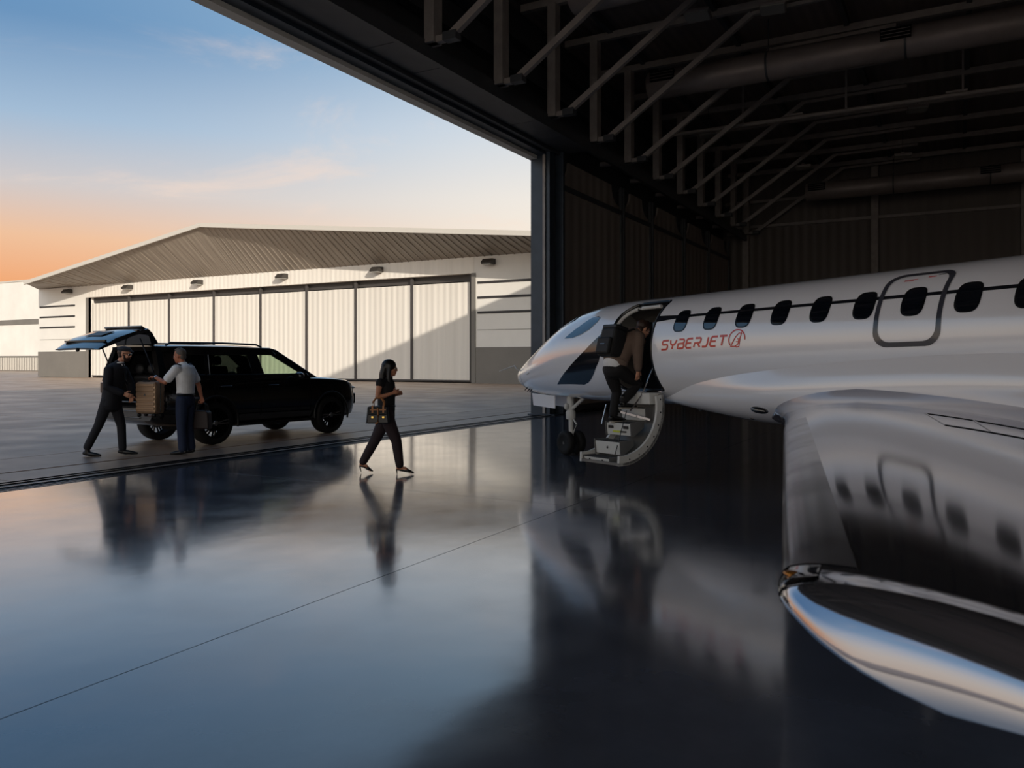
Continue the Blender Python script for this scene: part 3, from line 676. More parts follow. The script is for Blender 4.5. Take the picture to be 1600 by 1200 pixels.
for side, wname in ((-1, 'port_wing'), (1, 'starboard_wing')):
    wm = MB(); rings = []
    for p in ps:
        u, l = wsec(p, side); rings.append(u + l[-2:0:-1])
    wm.loft(rings); wo = wm.build('wing', MT['jet_wing'], jet, smooth=50)
    tm = MB(); tm.loft([(lambda ul: ul[0]+ul[1][-2:0:-1])(wsec(p, side)) for p in pt]); tm.build('wing_tip', MT['jet_wing'], wo, smooth=60)
    # polished leading edge shell, proud of the skin
    lm = MB(); rl = []
    for p in [2.35, 2.6, 3.2, 3.8, 4.4, 5.0, 5.5, 6.0, 6.25, 6.36, 6.43]:
        u, l = wsec(p, side); a, ch = le_s(p), te_s(p)-le_s(p); wd = .24
        uu = [q for q in u if q[0] <= a+wd+.001]; ll = [q for q in l if q[0] <= a+wd*.8]
        def at(lst, xx):
            for i in range(len(lst)-1):
                if lst[i][0] <= xx <= lst[i+1][0]:
                    t = (xx-lst[i][0])/(lst[i+1][0]-lst[i][0]); return tuple(lst[i][k]+t*(lst[i+1][k]-lst[i][k]) for k in range(3))
            return lst[-1]
        fr = [0, .01, .03, .07, .13, .22, .35, .5, .7, 1.0]
        U = [at(u, a+wd*f) for f in fr]; Lw = [at(l, a+wd*f) for f in fr]
        ring = [(q[0]-.003, q[1], q[2]+.0035) for q in U[::-1]] + [(q[0]-.003, q[1], q[2]-.0035) for q in Lw[1:]]
        rl.append(ring)
    lm.loft(rl, False, False); lm.build('leading_edge', MT['jet_le'], wo, smooth=60)
    # navigation lamp let into the tip corner
    nm = MB(); rn = []
    for p in (6.45, 6.48, 6.52, 6.555, 6.585, 6.605):
        u, l = wsec(p, side); a = le_s(p); U = [at(u, a+.13*f*(1 if p < 6.58 else .8)) for f in (1, .7, .45, .25, .1, .03, 0)]; Lw = [at(l, a+.07*f) for f in (.1, .4, 1)]
        rn.append([(q[0]-.004, q[1], q[2]+.005) for q in U]+[(q[0]-.004, q[1], q[2]-.003) for q in Lw])
    nl = nm.loft(rn, False, False) and nm.build('navigation_lamp', MT['lens'], wo, smooth=60)
    q = rn[2][3]; MB().ell((q[0]+.02, q[1], q[2]+.004), (.03, .02, .008)).build('lamp_bulb', MT['gold'], wo, smooth=60)
    # spoiler panel outline on the upper skin
    def up_pt(p, x, off=.002):
        u, _ = wsec(p, side); a, b = u[0][0], u[-1][0]; q = at(u, a+(b-a)*x); return Vector((q[0], q[1], q[2]+off))
    for (p0, x0, p1, x1) in ((1.75, .55, 2.5, .60), (1.75, .55, 1.75, .86), (2.5, .60, 2.5, .90), (1.75, .7, 2.5, .74)):
        MB().tube([up_pt(p0+(p1-p0)*k/8, x0+(x1-x0)*k/8) for k in range(9)], .005, 6).build('panel_seam', MT['jet_line'], wo)
    # root landing lamp
    MB().ell((6.42, side*.93, .93), (.11, .05, .04), Euler((0, R(10), side*R(-20))).to_matrix()).build('landing_lamp', MT['lens'], jet, smooth=60)
    # main gear
    MB().tube([(8.75, side*1.45, .8), (8.78, side*1.4, .12)], .05, 12).build('main_strut', MT['gear'], jet, smooth=40)
    MB().lathe([(.05, -.07), (.1, -.085), (.19, -.085), (.235, -.06), (.25, 0), (.235, .06), (.19, .085), (.1, .085), (.05, .07)], (8.78, side*1.4-side*.12, .115), (0, 1, 0), 28).build('main_wheel', MT['tyre'], jet, smooth=50)
    # engines on the tail
    MB().lathe([(.30, 0), (.36, .06), (.40, .4), (.40, 1.2), (.34, 1.8), (.24, 2.15), (.22, 2.15), (.24, 1.8), (.3, .3), (.29, .02)], (9.95, side*1.22, 2.2), (1, 0, 0), 30).build('engine_nacelle', MT['jet_white'], jet, smooth=50)
    MB().lathe([(.28, 0), (.01, -.12)], (10.3, side*1.22, 2.2), (1, 0, 0), 24).build('engine_fan', MT['dark_steel'], jet)
    MB().prism([(10.2, 0), (11.6, 0), (11.9, .02), (11.9, .06), (10.2, .1)], (0, side*.55, 2.12), (1, 0, 0), (0, 0, 1), (0, side*.35, 0)).build('engine_pylon', MT['jet_white'], jet, bevel=.01)
# tail
fn = [(11.3, 2.3), (12.4, 2.75), (13.55, 4.25), (14.6, 4.25), (13.9, 2.2)]
MB().prism(fn, (0, -.07, 0), (1, 0, 0), (0, 0, 1), (0, .14, 0)).build('tail_fin', MT['jet_white'], jet, bevel=.03)
for side in (-1, 1):
    MB().prism([(13.5, 0), (14.7, 0), (15.1, 2.1), (14.5, 2.1)], (0, 0, 4.2), (1, 0, 0), (0, side, 0), (0, 0, .07)).build('tailplane', MT['jet_white'], jet, bevel=.02)
# ---- nose gear
ZG = lambda s: -math.sin(R(1.0))*s     # ground in local z
ng = MB().tube([(1.55, 0, 1.05), (1.56, 0, .62)], .065, 14).tube([(1.56, 0, .66), (1.57, 0, .20)], .042, 14).lathe([(.075, .58), (.085, .6), (.085, .7), (.07, .73)], (1.56, 0, 0), (0, 0, 1), 16).build('nose_strut', MT['gear'], jet, smooth=40)
MB().tube([(1.6, 0, .62), (1.72, 0, .50), (1.62, 0, .34)], .016, 8).build('torque_link', MT['gear'], ng, smooth=40)
MB().tube([(1.58, 0, .75), (1.98, 0, .98)], .03, 10).build('drag_brace', MT['gear'], ng, smooth=40)
MB().ell((1.56, -.09, .8), (.04, .05, .06)).build('steering_actuator', MT['gear'], ng, smooth=60)
MB().tube([(1.57, -.17, .18), (1.57, .17, .18)], .026, 10).build('axle', MT['gear'], ng, smooth=40)
for sd in (-1, 1):
    wt_ = MB().lathe([(.105, -.055), (.13, -.068), (.175, -.066), (.2, -.045), (.208, 0), (.2, .045), (.175, .066), (.13, .068), (.105, .055)], (1.57, sd*.115, .18), (0, 1, 0), 36).build('nose_tyre', MT['tyre'], jet, smooth=50)
    MB().lathe([(.012, -.05), (.03, -.052), (.04, -.035), (.085, -.03), (.1, -.052), (.112, -.05), (.112, .05), (.1, .052), (.085, .03), (.04, .035), (.03, .052), (.012, .05)], (1.57, sd*.115, .18), (0, 1, 0), 30).build('wheel_rim', MT['rim'], wt_, smooth=40)
    for k in range(6):
        a = k*PI/3; MB().lathe([(.011, -.034), (.011, .034)], (1.57+.063*math.cos(a), sd*.115, .18+.063*math.sin(a)), (0, 1, 0), 8).build('lightening_hole', MT['tyre'], wt_)
MB().prism([(.66, 1.02), (1.36, .98), (1.36, .76), (.70, .80)], (0, -.2, 0), (1, 0, 0), (0, 0, 1), (0, .025, 0)).build('gear_door', MT['jet_white'], jet, bevel=.008)
MB().prism([(.66, 1.02), (1.36, .98), (1.36, .76), (.70, .80)], (0, .18, 0), (1, 0, 0), (0, 0, 1), (0, .025, 0)).build('gear_door', MT['jet_white'], jet, bevel=.008)
# ---- air-stair door, hinged along the lower edge of the hole and swung out and down
HY, HZ = -(.535), 1.10
ROT = R(146)
def dr_pt(s, a, off):
    v = fus(s, a, off); y, z = v.y-HY, v.z-HZ     # turn outward (towards -y)
    c, q = math.cos(ROT), math.sin(ROT); return Vector((s, HY+y*c-z*q, HZ+y*q+z*c))
aA, aB = math.asin((1.13-1.69)/.78), math.asin((2.36-1.69)/.78)
sh = MB(); NR = 22
rA, rB = [], []
for k in range(NR+1):
    a = aA+(aB-aA)*k/NR
    rA.append([dr_pt(DS0+.02, a, 0), dr_pt(DS1-.02, a, 0), dr_pt(DS1-.02, a, -.035), dr_pt(DS0+.02, a, -.035)])
sh.loft(rA); st = sh.build('airstair_door', MT['stair_grey'], jet, smooth=50)
for s0, s1 in ((DS0+.02, DS0+.06), (DS1-.06, DS1-.02)):
    rm = MB(); rm.loft([[dr_pt(s0, aA+(aB-aA)*k/NR, .004), dr_pt(s1, aA+(aB-aA)*k/NR, .004), dr_pt(s1, aA+(aB-aA)*k/NR, -.13), dr_pt(s0, aA+(aB-aA)*k/NR, -.13)] for k in range(NR+1)])
    ro = rm.build('door_rim', MT['stair_white'], st, smooth=50)
for k in range(1, NR, 3):
    v = dr_pt(DS1-.018, aA+(aB-aA)*k/NR, -.065); MB().ell(v, (.006, .012, .012), n=8, m=6).build('rivet', MT['jet_frame'], st)
steps = [(.69, .865), (.965, .665), (1.14, .415), (1.315, .2)]       # (outboard edge, height) local
for i, (p, z) in enumerate(steps):
    d_ = (.26, .24, .24, .22)[i]; s0, s1 = ((3.70, 4.22), (3.70, 4.22), (3.66, 4.20), (3.62, 4.18))[i]
    h = (.17, .17, .175, .06)[i]
    bx = MB().prism([(0, 0), (-d_, 0), (-d_, -.05), (-.06, -h), (-.02, -h)], (s0, -p, z), (0, -1, 0), (0, 0, 1), (s1-s0, 0, 0)).build('step', MT['stair_white'], st, bevel=.006)
    MB().box((s0+.01, -p+.004, z), (s1-.01, -p+d_-.02, z+.012)).build('tread', MT['tread'], bx)
    for q in (s0-.012, s1): MB().prism([(.012, .02), (-d_, .02), (-d_, -.06), (-.05, -h-.01), (0, -h-.01)], (q, -p, z), (0, -1, 0), (0, 0, 1), (.012, 0, 0)).build('step_side', MT['stair_grey'], bx)
    if i == 1:
        for q in (3.75, 4.07): MB().box((q, -p-.008, z-.075), (q+.1, -p+.02, z-.035)).build('step_lamp', MT['jet_frame'], bx)
        MB().box((3.84, -p-.002, z-.13), (4.0, -p+.02, z-.105)).build('placard', MT['label_yel'], bx); MB().box((4.0, -p-.003, z-.128), (4.12, -p+.02, z-.108)).build('placard', MT['jet_frame'], bx)
    if i == 2: MB().ell((3.93, -p-.004, z-.08), (.012, .006, .022), n=8, m=6).build('latch', MT['jet_frame'], bx)
    if i == 3:
        for q in (3.74, 4.02): MB().box((q, -p-.004, z-.05), (q+.014, -p+.01, z-.02)).build('latch', MT['jet_frame'], bx)
MB().box((3.78, -.74, .93), (4.36, -.50, 1.09)).build('top_step', MT['stair_white'], st, bevel=.012)
MB().tube([(4.36, -.50, 1.72), (4.2, -.74, 1.05), (4.12, -.88, .84)], .011, 8).build('hand_cable', MT['chrome'], st, smooth=40)
MB().bar((3.78, -.93, .85), (4.36, -.72, .72), .03, .03).build('hinge_arm', MT['chrome'], st)
MB().tube([(3.66, -.93, .92), (3.66, -1.02, .64)], .009, 8).build('hand_cable', MT['chrome'], st, smooth=40)
MB().tube([(4.14, -1.18, .25), (4.14, -.96, .85)], .006, 8).build('hand_cable', MT['jet_frame'], st, smooth=40)
# ================================================================== black SUV with its tailgate up
MT['car'] = mat('car_black_paint', (9, 10, 12), .12, coat=1.0, spec=.6)
MT['car_trim'] = mat('car_black_trim', (14, 14, 15), .4)
MT['car_glass'] = mat('tinted_glass', (206, 220, 204), .02, trans=1.0, ior=1.15)
MT['car_mid_glass'] = mat('rear_door_glass', (44, 48, 46), .02, trans=1.0, ior=1.15)
MT['car_dark_glass'] = mat('privacy_glass', (9, 10, 12), .05, coat=.6, trans=.55, ior=1.1)
MT['car_chrome'] = mat('dark_chrome', (84, 88, 94), .18, 1.0)
MT['car_seat'] = mat('seat_leather', (28, 28, 30), .55)
MT['car_in'] = mat('cargo_lining', (18, 18, 20), .85)
MT['rim_black'] = mat('black_alloy', (20, 20, 22), .22, .6)
MT['rim_edge'] = mat('machined_alloy', (150, 150, 154), .2, .9)
MT['tail_lamp'] = mat('tail_lamp_red', (40, 6, 8), .2, coat=.3)
MT['head_lamp'] = mat('head_lamp_glass', (150, 158, 166), .08, coat=.8)
car_az = R(33)
fw = (math.sin(car_az), math.cos(car_az)); lf_ = (-math.cos(car_az), math.sin(car_az))
car = empty('suv', W(-5.79+.87*lf_[0], 15.44+.87*lf_[1], 0), TH-car_az)
tag(car, 'large black SUV parked outside the doorway with its tailgate raised', 'car')
WB, WR = 3.02, .415
f_zt = pchip([-1.22, -1.12, -.95, 2.2, 2.55, 3.3, 3.72, 3.95, 4.04], [.86, 1.24, 1.27, 1.28, 1.275, 1.235, 1.17, 1.04, .80])
f_zb = pchip([-1.22, -1.1, -.6, .6, 2.4, 3.6, 4.04], [.52, .44, .38, .33, .33, .33, .45])
f_hw = pchip([-1.22, -1.1, -.7, .3, 2.6, 3.4, 3.8, 4.0, 4.04], [.82, .93, .985, 1.0, 1.0, .97, .88, .72, .66])
rings = []
xs_ = [-1.22, -1.19, -1.12, -1.02, -.9] + [-.75+.15*i for i in range(30)] + [3.7, 3.8, 3.88, 3.94, 3.99, 4.02, 4.04]
for x in xs_:
    zt, zb, hw = f_zt(x), f_zb(x), f_hw(x); h = zt-zb; half = []
    for (fy, fz) in ((0, 0), (.6, 0), (.86, .01), (.93, .05), (.955, .14), (.975, .24), (.985, .32), (1.0, .42), (1.0, .55), (.992, .68), (.975, .80), (.955, .90), (.93, .955), (.86, .985), (.6, 1.0), (0, 1.008)):
        half.append((x, hw*fy, zb+h*fz))
    rings.append(half + [(a, -b, c) for a, b, c in half[-2:0:-1]])
body = MB(); body.loft(rings); bo = body.build('body', [MT['car'], MT['car_in']], car, smooth=38)
cuts = []
def cutter(mb):
    c = mb.build('cutter', MT['car_in'], car); cuts.append(c)
    m = bo.modifiers.new('cut', 'BOOLEAN'); m.object = c; m.operation = 'DIFFERENCE'; m.solver = 'EXACT'
cutter(MB().box((-1.5, -.80, .74), (2.42, .80, 1.7)))
for ax in (0, WB):
    for sd in (-1, 1): cutter(MB().lathe([(.49, sd*.66), (.49, sd*1.2)], (ax, 0, WR+.01), (0, 1, 0), 36))
bake(bo, *cuts)
# wheel arch flares
for ax in (0, WB):
    for sd in (-1, 1):
        pts = [(ax+.505*math.cos(R(a)), sd*(f_hw(ax)+.002), WR+.01+.505*math.sin(R(a))) for a in range(-12, 193, 8)]
        MB().tube(pts, .022, 8, up=(0, 1, 0)).build('wheel_arch', MT['car_trim'], car, smooth=50)
# greenhouse: side y at height z
def gy(z): return .945-.30*(z-1.27)/.62 if z > 1.27 else .945
def side_prism(poly, sd, t=.04, off=0.0):
    A = [(x, sd*(gy(z)+off), z) for x, z in poly]; B = [(x, sd*(gy(z)+off-t), z) for x, z in poly]; n = len(poly)
    return A+B, [tuple(range(n)), tuple(range(2*n-1, n-1, -1))]+[(i, (i+1) % n, n+(i+1) % n, n+i) for i in range(n)]
pil = {'pillar_a': [(2.66, 1.25), (2.46, 1.25), (2.22, 1.33), (1.52, 1.76), (1.36, 1.82), (1.40, 1.89), (1.58, 1.89), (1.74, 1.85)],
       'pillar_b': [(.94, 1.25), (1.25, 1.25), (1.20, 1.86), (.95, 1.86)],
       'pillar_c': [(-.20, 1.25), (-.08, 1.25), (.06, 1.86), (-.04, 1.86)],
       'pillar_d': [(-1.13, 1.24), (-.72, 1.24), (-.60, 1.86), (-1.02, 1.88), (-1.10, 1.6)],
       'roof_rail_panel': [(-1.02, 1.735), (1.71, 1.735), (1.58, 1.89), (-1.02, 1.89)],
       'belt_rail': [(-1.13, 1.24), (2.46, 1.24), (2.38, 1.35), (-1.12, 1.35)]}
panes = {'front_door_glass': ([(1.15, 1.30), (2.40, 1.30), (1.64, 1.80), (1.13, 1.81)], 'car_glass'),
         'rear_door_glass': ([(-.09, 1.30), (1.02, 1.30), (1.03, 1.81), (.04, 1.81)], 'car_mid_glass'),
         'quarter_glass': ([(-.74, 1.30), (-.18, 1.30), (-.05, 1.81), (-.62, 1.81)], 'car_dark_glass')}
for sd in (-1, 1):
    for nm, po_ in pil.items(): MB().add(*side_prism(po_, sd)).build(nm, MT['car'], car, bevel=.012)
    for nm, (po_, mm) in panes.items(): MB().add(*side_prism(po_, sd, .006, -.014)).build(nm, MT[mm], car)
    MB().add(*side_prism([(-.165, 1.30), (-.145, 1.30), (-.005, 1.80), (-.025, 1.80)], sd, .01, .006)).build('chrome_strip', MT['car_chrome'], car)
    # roof rails, mirror, handles, seams, step
    MB().tube([(-.85, sd*.66, 1.90), (-.75, sd*.665, 1.955), (.4, sd*.67, 1.965), (1.2, sd*.665, 1.95), (1.35, sd*.66, 1.90)], .019, 8).build('roof_rail', MT['car_chrome'], car, smooth=50)
    mr_ = MB().ell((1.98, sd*1.10, 1.30), (.09, .13, .085)).build('side_mirror', MT['car'], car, smooth=60)
    MB().bar((2.02, sd*.93, 1.26), (2.0, sd*1.04, 1.28), .07, .04).build('mirror_arm', MT['car_trim'], mr_)
    MB().box((1.893, sd*1.02, 1.25), (1.90, sd*1.18, 1.35)).build('mirror_glass', MT['car_chrome'], mr_)
    for x in (.12, 1.28): MB().tube([(x, sd*(f_hw(x)*.985), 1.115), (x+.03, sd*(f_hw(x)*.985+.03), 1.12), (x+.22, sd*(f_hw(x)*.985+.03), 1.12), (x+.25, sd*(f_hw(x)*.985), 1.115)], .013, 8).build('door_handle', MT['car_chrome'], car, smooth=50)
    for x in (1.08, 2.42, -.02):
        MB().tube([(x+(.10 if x < 0 and z < .9 else 0), sd*(f_hw(x)*k+.001), z) for z, k in ((1.24, .953), (1.1, .976), (.95, .993), (.8, 1.0), (.66, .996), (.52, .98))], .006, 6).build('door_seam', MT['black'], car)
    MB().box((.52, sd*.93, .33), (2.48, sd*1.035, .375)).build('side_step', MT['car_trim'], car, bevel=.012)
    MB().tube([(.55, sd*.992, .56), (2.45, sd*.992, .55)], .012, 6).build('sill_trim', MT['car_chrome'], car)
    MB().ell((3.86, sd*.74, 1.0), (.10, .12, .035), Euler((0, 0, sd*R(-35))).to_matrix()).build('head_lamp', MT['head_lamp'], car, smooth=60)
    MB().box((3.9, sd*.70, .62), (4.0, sd*.78, .86)).build('front_vent', MT['car_chrome'], car, bevel=.02)
    MB().box((-1.235, sd*.6, .60), (-1.19, sd*.82, .64)).build('bumper_reflector', MT['tail_lamp'], car, bevel=.01)
    MB().loft([[(-1.19, sd*.80, .84), (-1.19, sd*.90, .84), (-.9, sd*.97, .84), (-.9, sd*.80, .84)], [(-1.17, sd*.80, 1.05), (-1.17, sd*.90, 1.05), (-.9, sd*.96, 1.05), (-.9, sd*.80, 1.05)], [(-1.14, sd*.80, 1.27), (-1.14, sd*.89, 1.27), (-.9, sd*.94, 1.27), (-.9, sd*.80, 1.27)]]).build('rear_quarter', MT['black'], car, bevel=.015)
    MB().box((-1.20, sd*.815, 1.0), (-1.17, sd*.90, 1.20)).build('tail_lamp', MT['tail_lamp'], car, bevel=.01)
# roof skin, windscreen, bonnet crease
rr = []
for x, z, hw in ((-1.08, 1.89, .63), (-1.0, 1.90, .655), (-.4, 1.915, .66), (.5, 1.92, .66), (1.2, 1.905, .655), (1.5, 1.88, .645), (1.66, 1.84, .64)):
    rr.append([(x, -hw, z-.055), (x, -hw, z-.02), (x, -hw*.8, z+.008), (x, 0, z+.02), (x, hw*.8, z+.008), (x, hw, z-.02), (x, hw, z-.055), (x, 0, z-.03)])
MB().loft(rr).build('roof', MT['car'], car, smooth=50)
MB().add([(2.62, -.86, 1.27), (2.62, .86, 1.27), (1.62, .64, 1.855), (1.62, -.64, 1.855), (2.60, -.86, 1.265), (2.60, .86, 1.265), (1.60, .64, 1.85), (1.60, -.64, 1.85)], [(0, 1, 2, 3), (7, 6, 5, 4), (0, 4, 5, 1), (2, 6, 7, 3), (1, 5, 6, 2), (0, 3, 7, 4)]).build('windscreen', MT['car_glass'], car)
MB().box((2.1, -.82, 1.12), (2.6, .82, 1.27)).build('dashboard', MT['car_in'], car, bevel=.03)
# interior: floor mat, seats with headrests
MB().box((-1.12, -.78, .74), (2.3, .78, .76)).build('cabin_floor', MT['car_in'], car)
for x in (1.35, .35, -.42):
    for y in ((-.42, .42) if x > 0 else (-.4, 0, .4)):
        s_ = MB().box((x-.12, y-.24, .78), (x+.36, y+.24, 1.02)).build('seat', MT['car_seat'], car, bevel=.05)
        MB().bar((x-.08, y, 1.0), (x-.24, y, 1.5 if x > 0 else 1.34), .44, .13, (1, 0, 0)).build('seat_back', MT['car_seat'], s_, bevel=.04)
        MB().ell((x-.27, y, 1.62 if x > 0 else 1.46), (.05, .14, .10)).build('headrest', MT['car_seat'], s_, smooth=60)
# frame of the rear opening
for sd in (-1, 1): MB().loft([[(-1.14, sd*.94, 1.22), (-1.14, sd*.78, 1.22), (-1.0, sd*.78, 1.22), (-1.0, sd*.94, 1.22)], [(-1.12, sd*.86, 1.5), (-1.12, sd*.72, 1.5), (-.98, sd*.72, 1.5), (-.98, sd*.84, 1.5)], [(-1.07, sd*.68, 1.87), (-1.07, sd*.55, 1.87), (-.95, sd*.55, 1.87), (-.95, sd*.66, 1.87)]]).build('rear_pillar', MT['black'], car, smooth=40)
MB().box((-1.115, -.64, 1.80), (-1.0, .64, 1.875)).build('rear_header', MT['black'], car, bevel=.01)
# rear bumper details
MB().box((-1.24, -.72, .84), (-1.06, .72, .87)).build('bumper_top', MT['car_chrome'], car, bevel=.01)
MB().box((-1.245, -.55, .68), (-1.2, .55, .70)).build('bumper_strip', MT['car_chrome'], car, bevel=.005)
MB().box((-1.245, -.45, .56), (-1.2, .45, .575)).build('bumper_strip', MT['car_chrome'], car, bevel=.004)
MB().box((-.3, -.3, .27), (2.6, .3, .42)).build('underbody', MT['black'], car)
# wheels
def wheel(ax, sd):
    c = (ax, sd*.865, WR)
    w = MB().lathe([(.285, -.13), (.31, -.14), (.375, -.145), (.405, -.115), (.415, -.06), (.415, .06), (.405, .115), (.375, .145), (.31, .14), (.285, .13)], c, (0, 1, 0), 44, loop=True).build('tyre', MT['tyre'], car, smooth=50)
    o = sd*.12
    rim = MB().lathe([(.285, -.13), (.292, -.13), (.295, .13), (.285, .13)], c, (0, 1, 0), 44, loop=True)
    rim.build('rim_barrel', MT['rim_black'], w, smooth=50)
    MB().lathe([(.292, o-.01), (.297, o+sd*.014), (.272, o+sd*.014), (.272, o-.01)], c, (0, 1, 0), 44, loop=True).build('rim_lip', MT['rim_black'], w, smooth=50)
    MB().lathe([(.01, o+sd*.02), (.05, o+sd*.018), (.07, o-sd*.01), (.07, o-sd*.05), (.01, o-sd*.05)], c, (0, 1, 0), 20).build('hub_cap', MT['rim_edge'], w, smooth=40)
    for k in range(10):
        a = 2*PI*k/10+.1; dx, dz = math.cos(a), math.sin(a); px_, pz_ = -dz, dx
        for q in (-1, 1):
            p0 = Vector((ax+dx*.05+px_*q*.012, c[1]+o-sd*.005, WR+dz*.05+pz_*q*.012)); p1 = Vector((ax+dx*.285+px_*q*.034, c[1]+o, WR+dz*.285+pz_*q*.034))
            MB().bar(p0, p1, .022, .03, (0, 1, 0)).build('spoke', MT['rim_black'] if k % 5 else MT['rim_edge'], w)
    MB().lathe([(.17, o-sd*.1), (.17, o-sd*.08)], c, (0, 1, 0), 24).build('brake_disc', MT['rim_edge'], w, smooth=40)
for ax in (0, WB):
    for sd in (-1, 1): wheel(ax, sd)
# raised tailgate: glass rises from the hinge, lower panel leans out and back
tg_in = [(-1.06, 1.885), (-1.14, 2.06), (-1.24, 2.13), (-1.50, 2.06), (-1.80, 1.94), (-2.10, 1.80)]
tg_out = [(-1.02, 1.93), (-1.08, 2.13), (-1.20, 2.215), (-1.52, 2.15), (-1.86, 2.03), (-2.16, 1.83)]
whs = [.62, .66, .70, .76, .78, .72]
gt = MB(); rg = []
for (a, b), (c, d), h in zip(tg_in, tg_out, whs):
    rg.append([(a, -h+.06, b), (c, -h+.03, d-.02), (c-.005, -h*.8, d), (c-.01, 0, d+.012), (c-.005, h*.8, d), (c, h-.03, d-.02), (a, h-.06, b), (a, 0, b+.01)])
gt.loft(rg); gate = gt.build('tailgate', MT['car'], car, smooth=45)
MB().add([(-1.10, -.56, 2.155), (-1.10, .56, 2.155), (-1.03, .54, 1.97), (-1.03, -.54, 1.97)], [(0, 1, 2, 3)]).build('rear_glass', MT['car_dark_glass'], gate, solid=.008)
MB().add([(-1.60, -.26, 2.142), (-1.60, .26, 2.142), (-1.84, .26, 2.058), (-1.84, -.26, 2.058)], [(0, 1, 2, 3)]).build('plate_recess', MT['car_trim'], gate, solid=.01)
MB().bar((-1.42, -.72, 2.155), (-1.42, .72, 2.155), .06, .04).build('light_bar', MT['tail_lamp'], gate, bevel=.01)
MB().bar((-1.99, -.66, 1.965), (-1.99, .66, 1.965), .03, .03).build('gate_trim', MT['car_trim'], gate)
MB().tube([(-2.1, 0, 1.81), (-2.14, 0, 1.80)], .03, 8).build('latch', MT['car_trim'], gate)
MB().loft([[(-.96, -.6, 1.93), (-.96, .6, 1.93), (-.96, .6, 1.96), (-.96, -.6, 1.96)], [(-1.12, -.62, 2.10), (-1.12, .62, 2.10), (-1.1, .62, 2.14), (-1.1, -.62, 2.14)], [(-1.30, -.6, 2.23), (-1.30, .6, 2.23), (-1.29, .6, 2.26), (-1.29, -.6, 2.26)]]).build('spoiler', MT['car'], gate, bevel=.01)
for y in (-.68, .68): MB().tube([(-1.05, y, 1.3), (-1.36, y*.98, 2.02)], .013, 8).build('gas_strut', MT['car_chrome'], gate, smooth=40)
# ================================================================== people
def skin_m(n, c): return mat(n, c, .5, noise=(9, .08))
MT['skin_a'] = skin_m('skin_tan', (186, 128, 98)); MT['skin_b'] = skin_m('skin_light', (204, 148, 120)); MT['skin_c'] = skin_m('skin_warm', (176, 112, 84))
MT['hair_black'] = mat('hair_black', (14, 12, 12), .42, bump=(60, .5, .004), stretch=(1, 1, .15)); MT['hair_brown'] = mat('hair_brown', (52, 34, 26), .5, bump=(60, .5, .004)); MT['hair_grey'] = mat('hair_grey', (92, 84, 78), .6, bump=(90, .5, .003))
def cloth(n, c, r=.8): return mat(n, c, r, noise=(7, .12), bump=(14, .25, .012))
MT['navy_suit'] = cloth('navy_suit_cloth', (24, 25, 33)); MT['black_cloth'] = cloth('black_cloth', (20, 19, 21)); MT['white_shirt'] = cloth('white_shirt_cotton', (224, 224, 226)); MT['navy_trouser'] = cloth('navy_trouser_cloth', (28, 40, 66))
MT['plum'] = cloth('dark_plum_cloth', (42, 30, 34)); MT['tweed'] = cloth('brown_jacket_wool', (110, 92, 82)); MT['leather'] = mat('black_leather', (10, 10, 12), .4, bump=(50, .15, .003)); MT['sole_light'] = mat('pale_sole', (186, 178, 166), .6)
MT['tan'] = mat('tan_leather', (168, 110, 62), .45, bump=(50, .15, .003)); MT['gold_m'] = mat('gold_metal', (212, 176, 96), .25, 1.0); MT['shade_glass'] = mat('sunglass_lens', (12, 10, 10), .08, coat=.8); MT['eye_w'] = mat('eye_white', (226, 222, 216), .3); MT['eye_d'] = mat('eye_iris', (34, 22, 16), .2)
MT['lip'] = mat('lip', (150, 78, 70), .45); MT['cap'] = cloth('grey_cap_wool', (42, 44, 50)); MT['bag_black'] = mat('black_bag_nylon', (13, 14, 16), .6, bump=(60, .3, .004)); MT['epaulette'] = mat('navy_epaulette', (18, 22, 40), .7)
MT['case'] = mat('bronze_shell', (142, 116, 92), .32, .35, noise=(3, .05)); MT['maroon'] = mat('maroon_leather', (30, 12, 15), .5)
def V(*a): return Vector(a)
def limb(mb, pts, u=None, n=14):
    """closed round-ended tube; pts = (centre, ru, rv); u = direction of ru"""
    P = [(Vector(p[0]), p[1], p[2] if len(p) > 2 else p[1]) for p in pts]; rings = []
    def ax(i):
        t = (P[min(i+1, len(P)-1)][0]-P[max(i-1, 0)][0]).normalized()
        uu = Vector(u) if u else (Vector((0, 1, 0)) if abs(t.y) < .9 else Vector((1, 0, 0)))
        uu = (uu-t*uu.dot(t)).normalized(); return t, uu, t.cross(uu)
    def ring(c, a, b, uu, vv): return [c+uu*a*math.cos(2*PI*k/n)+vv*b*math.sin(2*PI*k/n) for k in range(n)]
    t, uu, vv = ax(0); c, a, b = P[0]; m = min(a, b)
    for f in (.15, .5, .85): rings.append(ring(c-t*m*math.sqrt(1-f*f)*.8, a*f, b*f, uu, vv))
    for i, (c, a, b) in enumerate(P): t, uu, vv = ax(i); rings.append(ring(c, a, b, uu, vv))
    c, a, b = P[-1]; m = min(a, b)
    for f in (.85, .5, .15): rings.append(ring(c+t*m*math.sqrt(1-f*f)*.8, a*f, b*f, uu, vv))
    mb.loft(rings)
def blob(mb, name, m, parent, voxel=.008, smooth=3, flat=False):
    o = mb.build(name, m, parent)
    r = o.modifiers.new('r', 'REMESH'); r.mode = 'VOXEL'; r.voxel_size = voxel; r.use_smooth_shade = True
    s = o.modifiers.new('s', 'SMOOTH'); s.factor = .5; s.iterations = smooth
    bake(o)
    if not o.data.materials: o.data.materials.append(m)
    o.data.polygons.foreach_set('use_smooth', [True]*len(o.data.polygons))
    return o
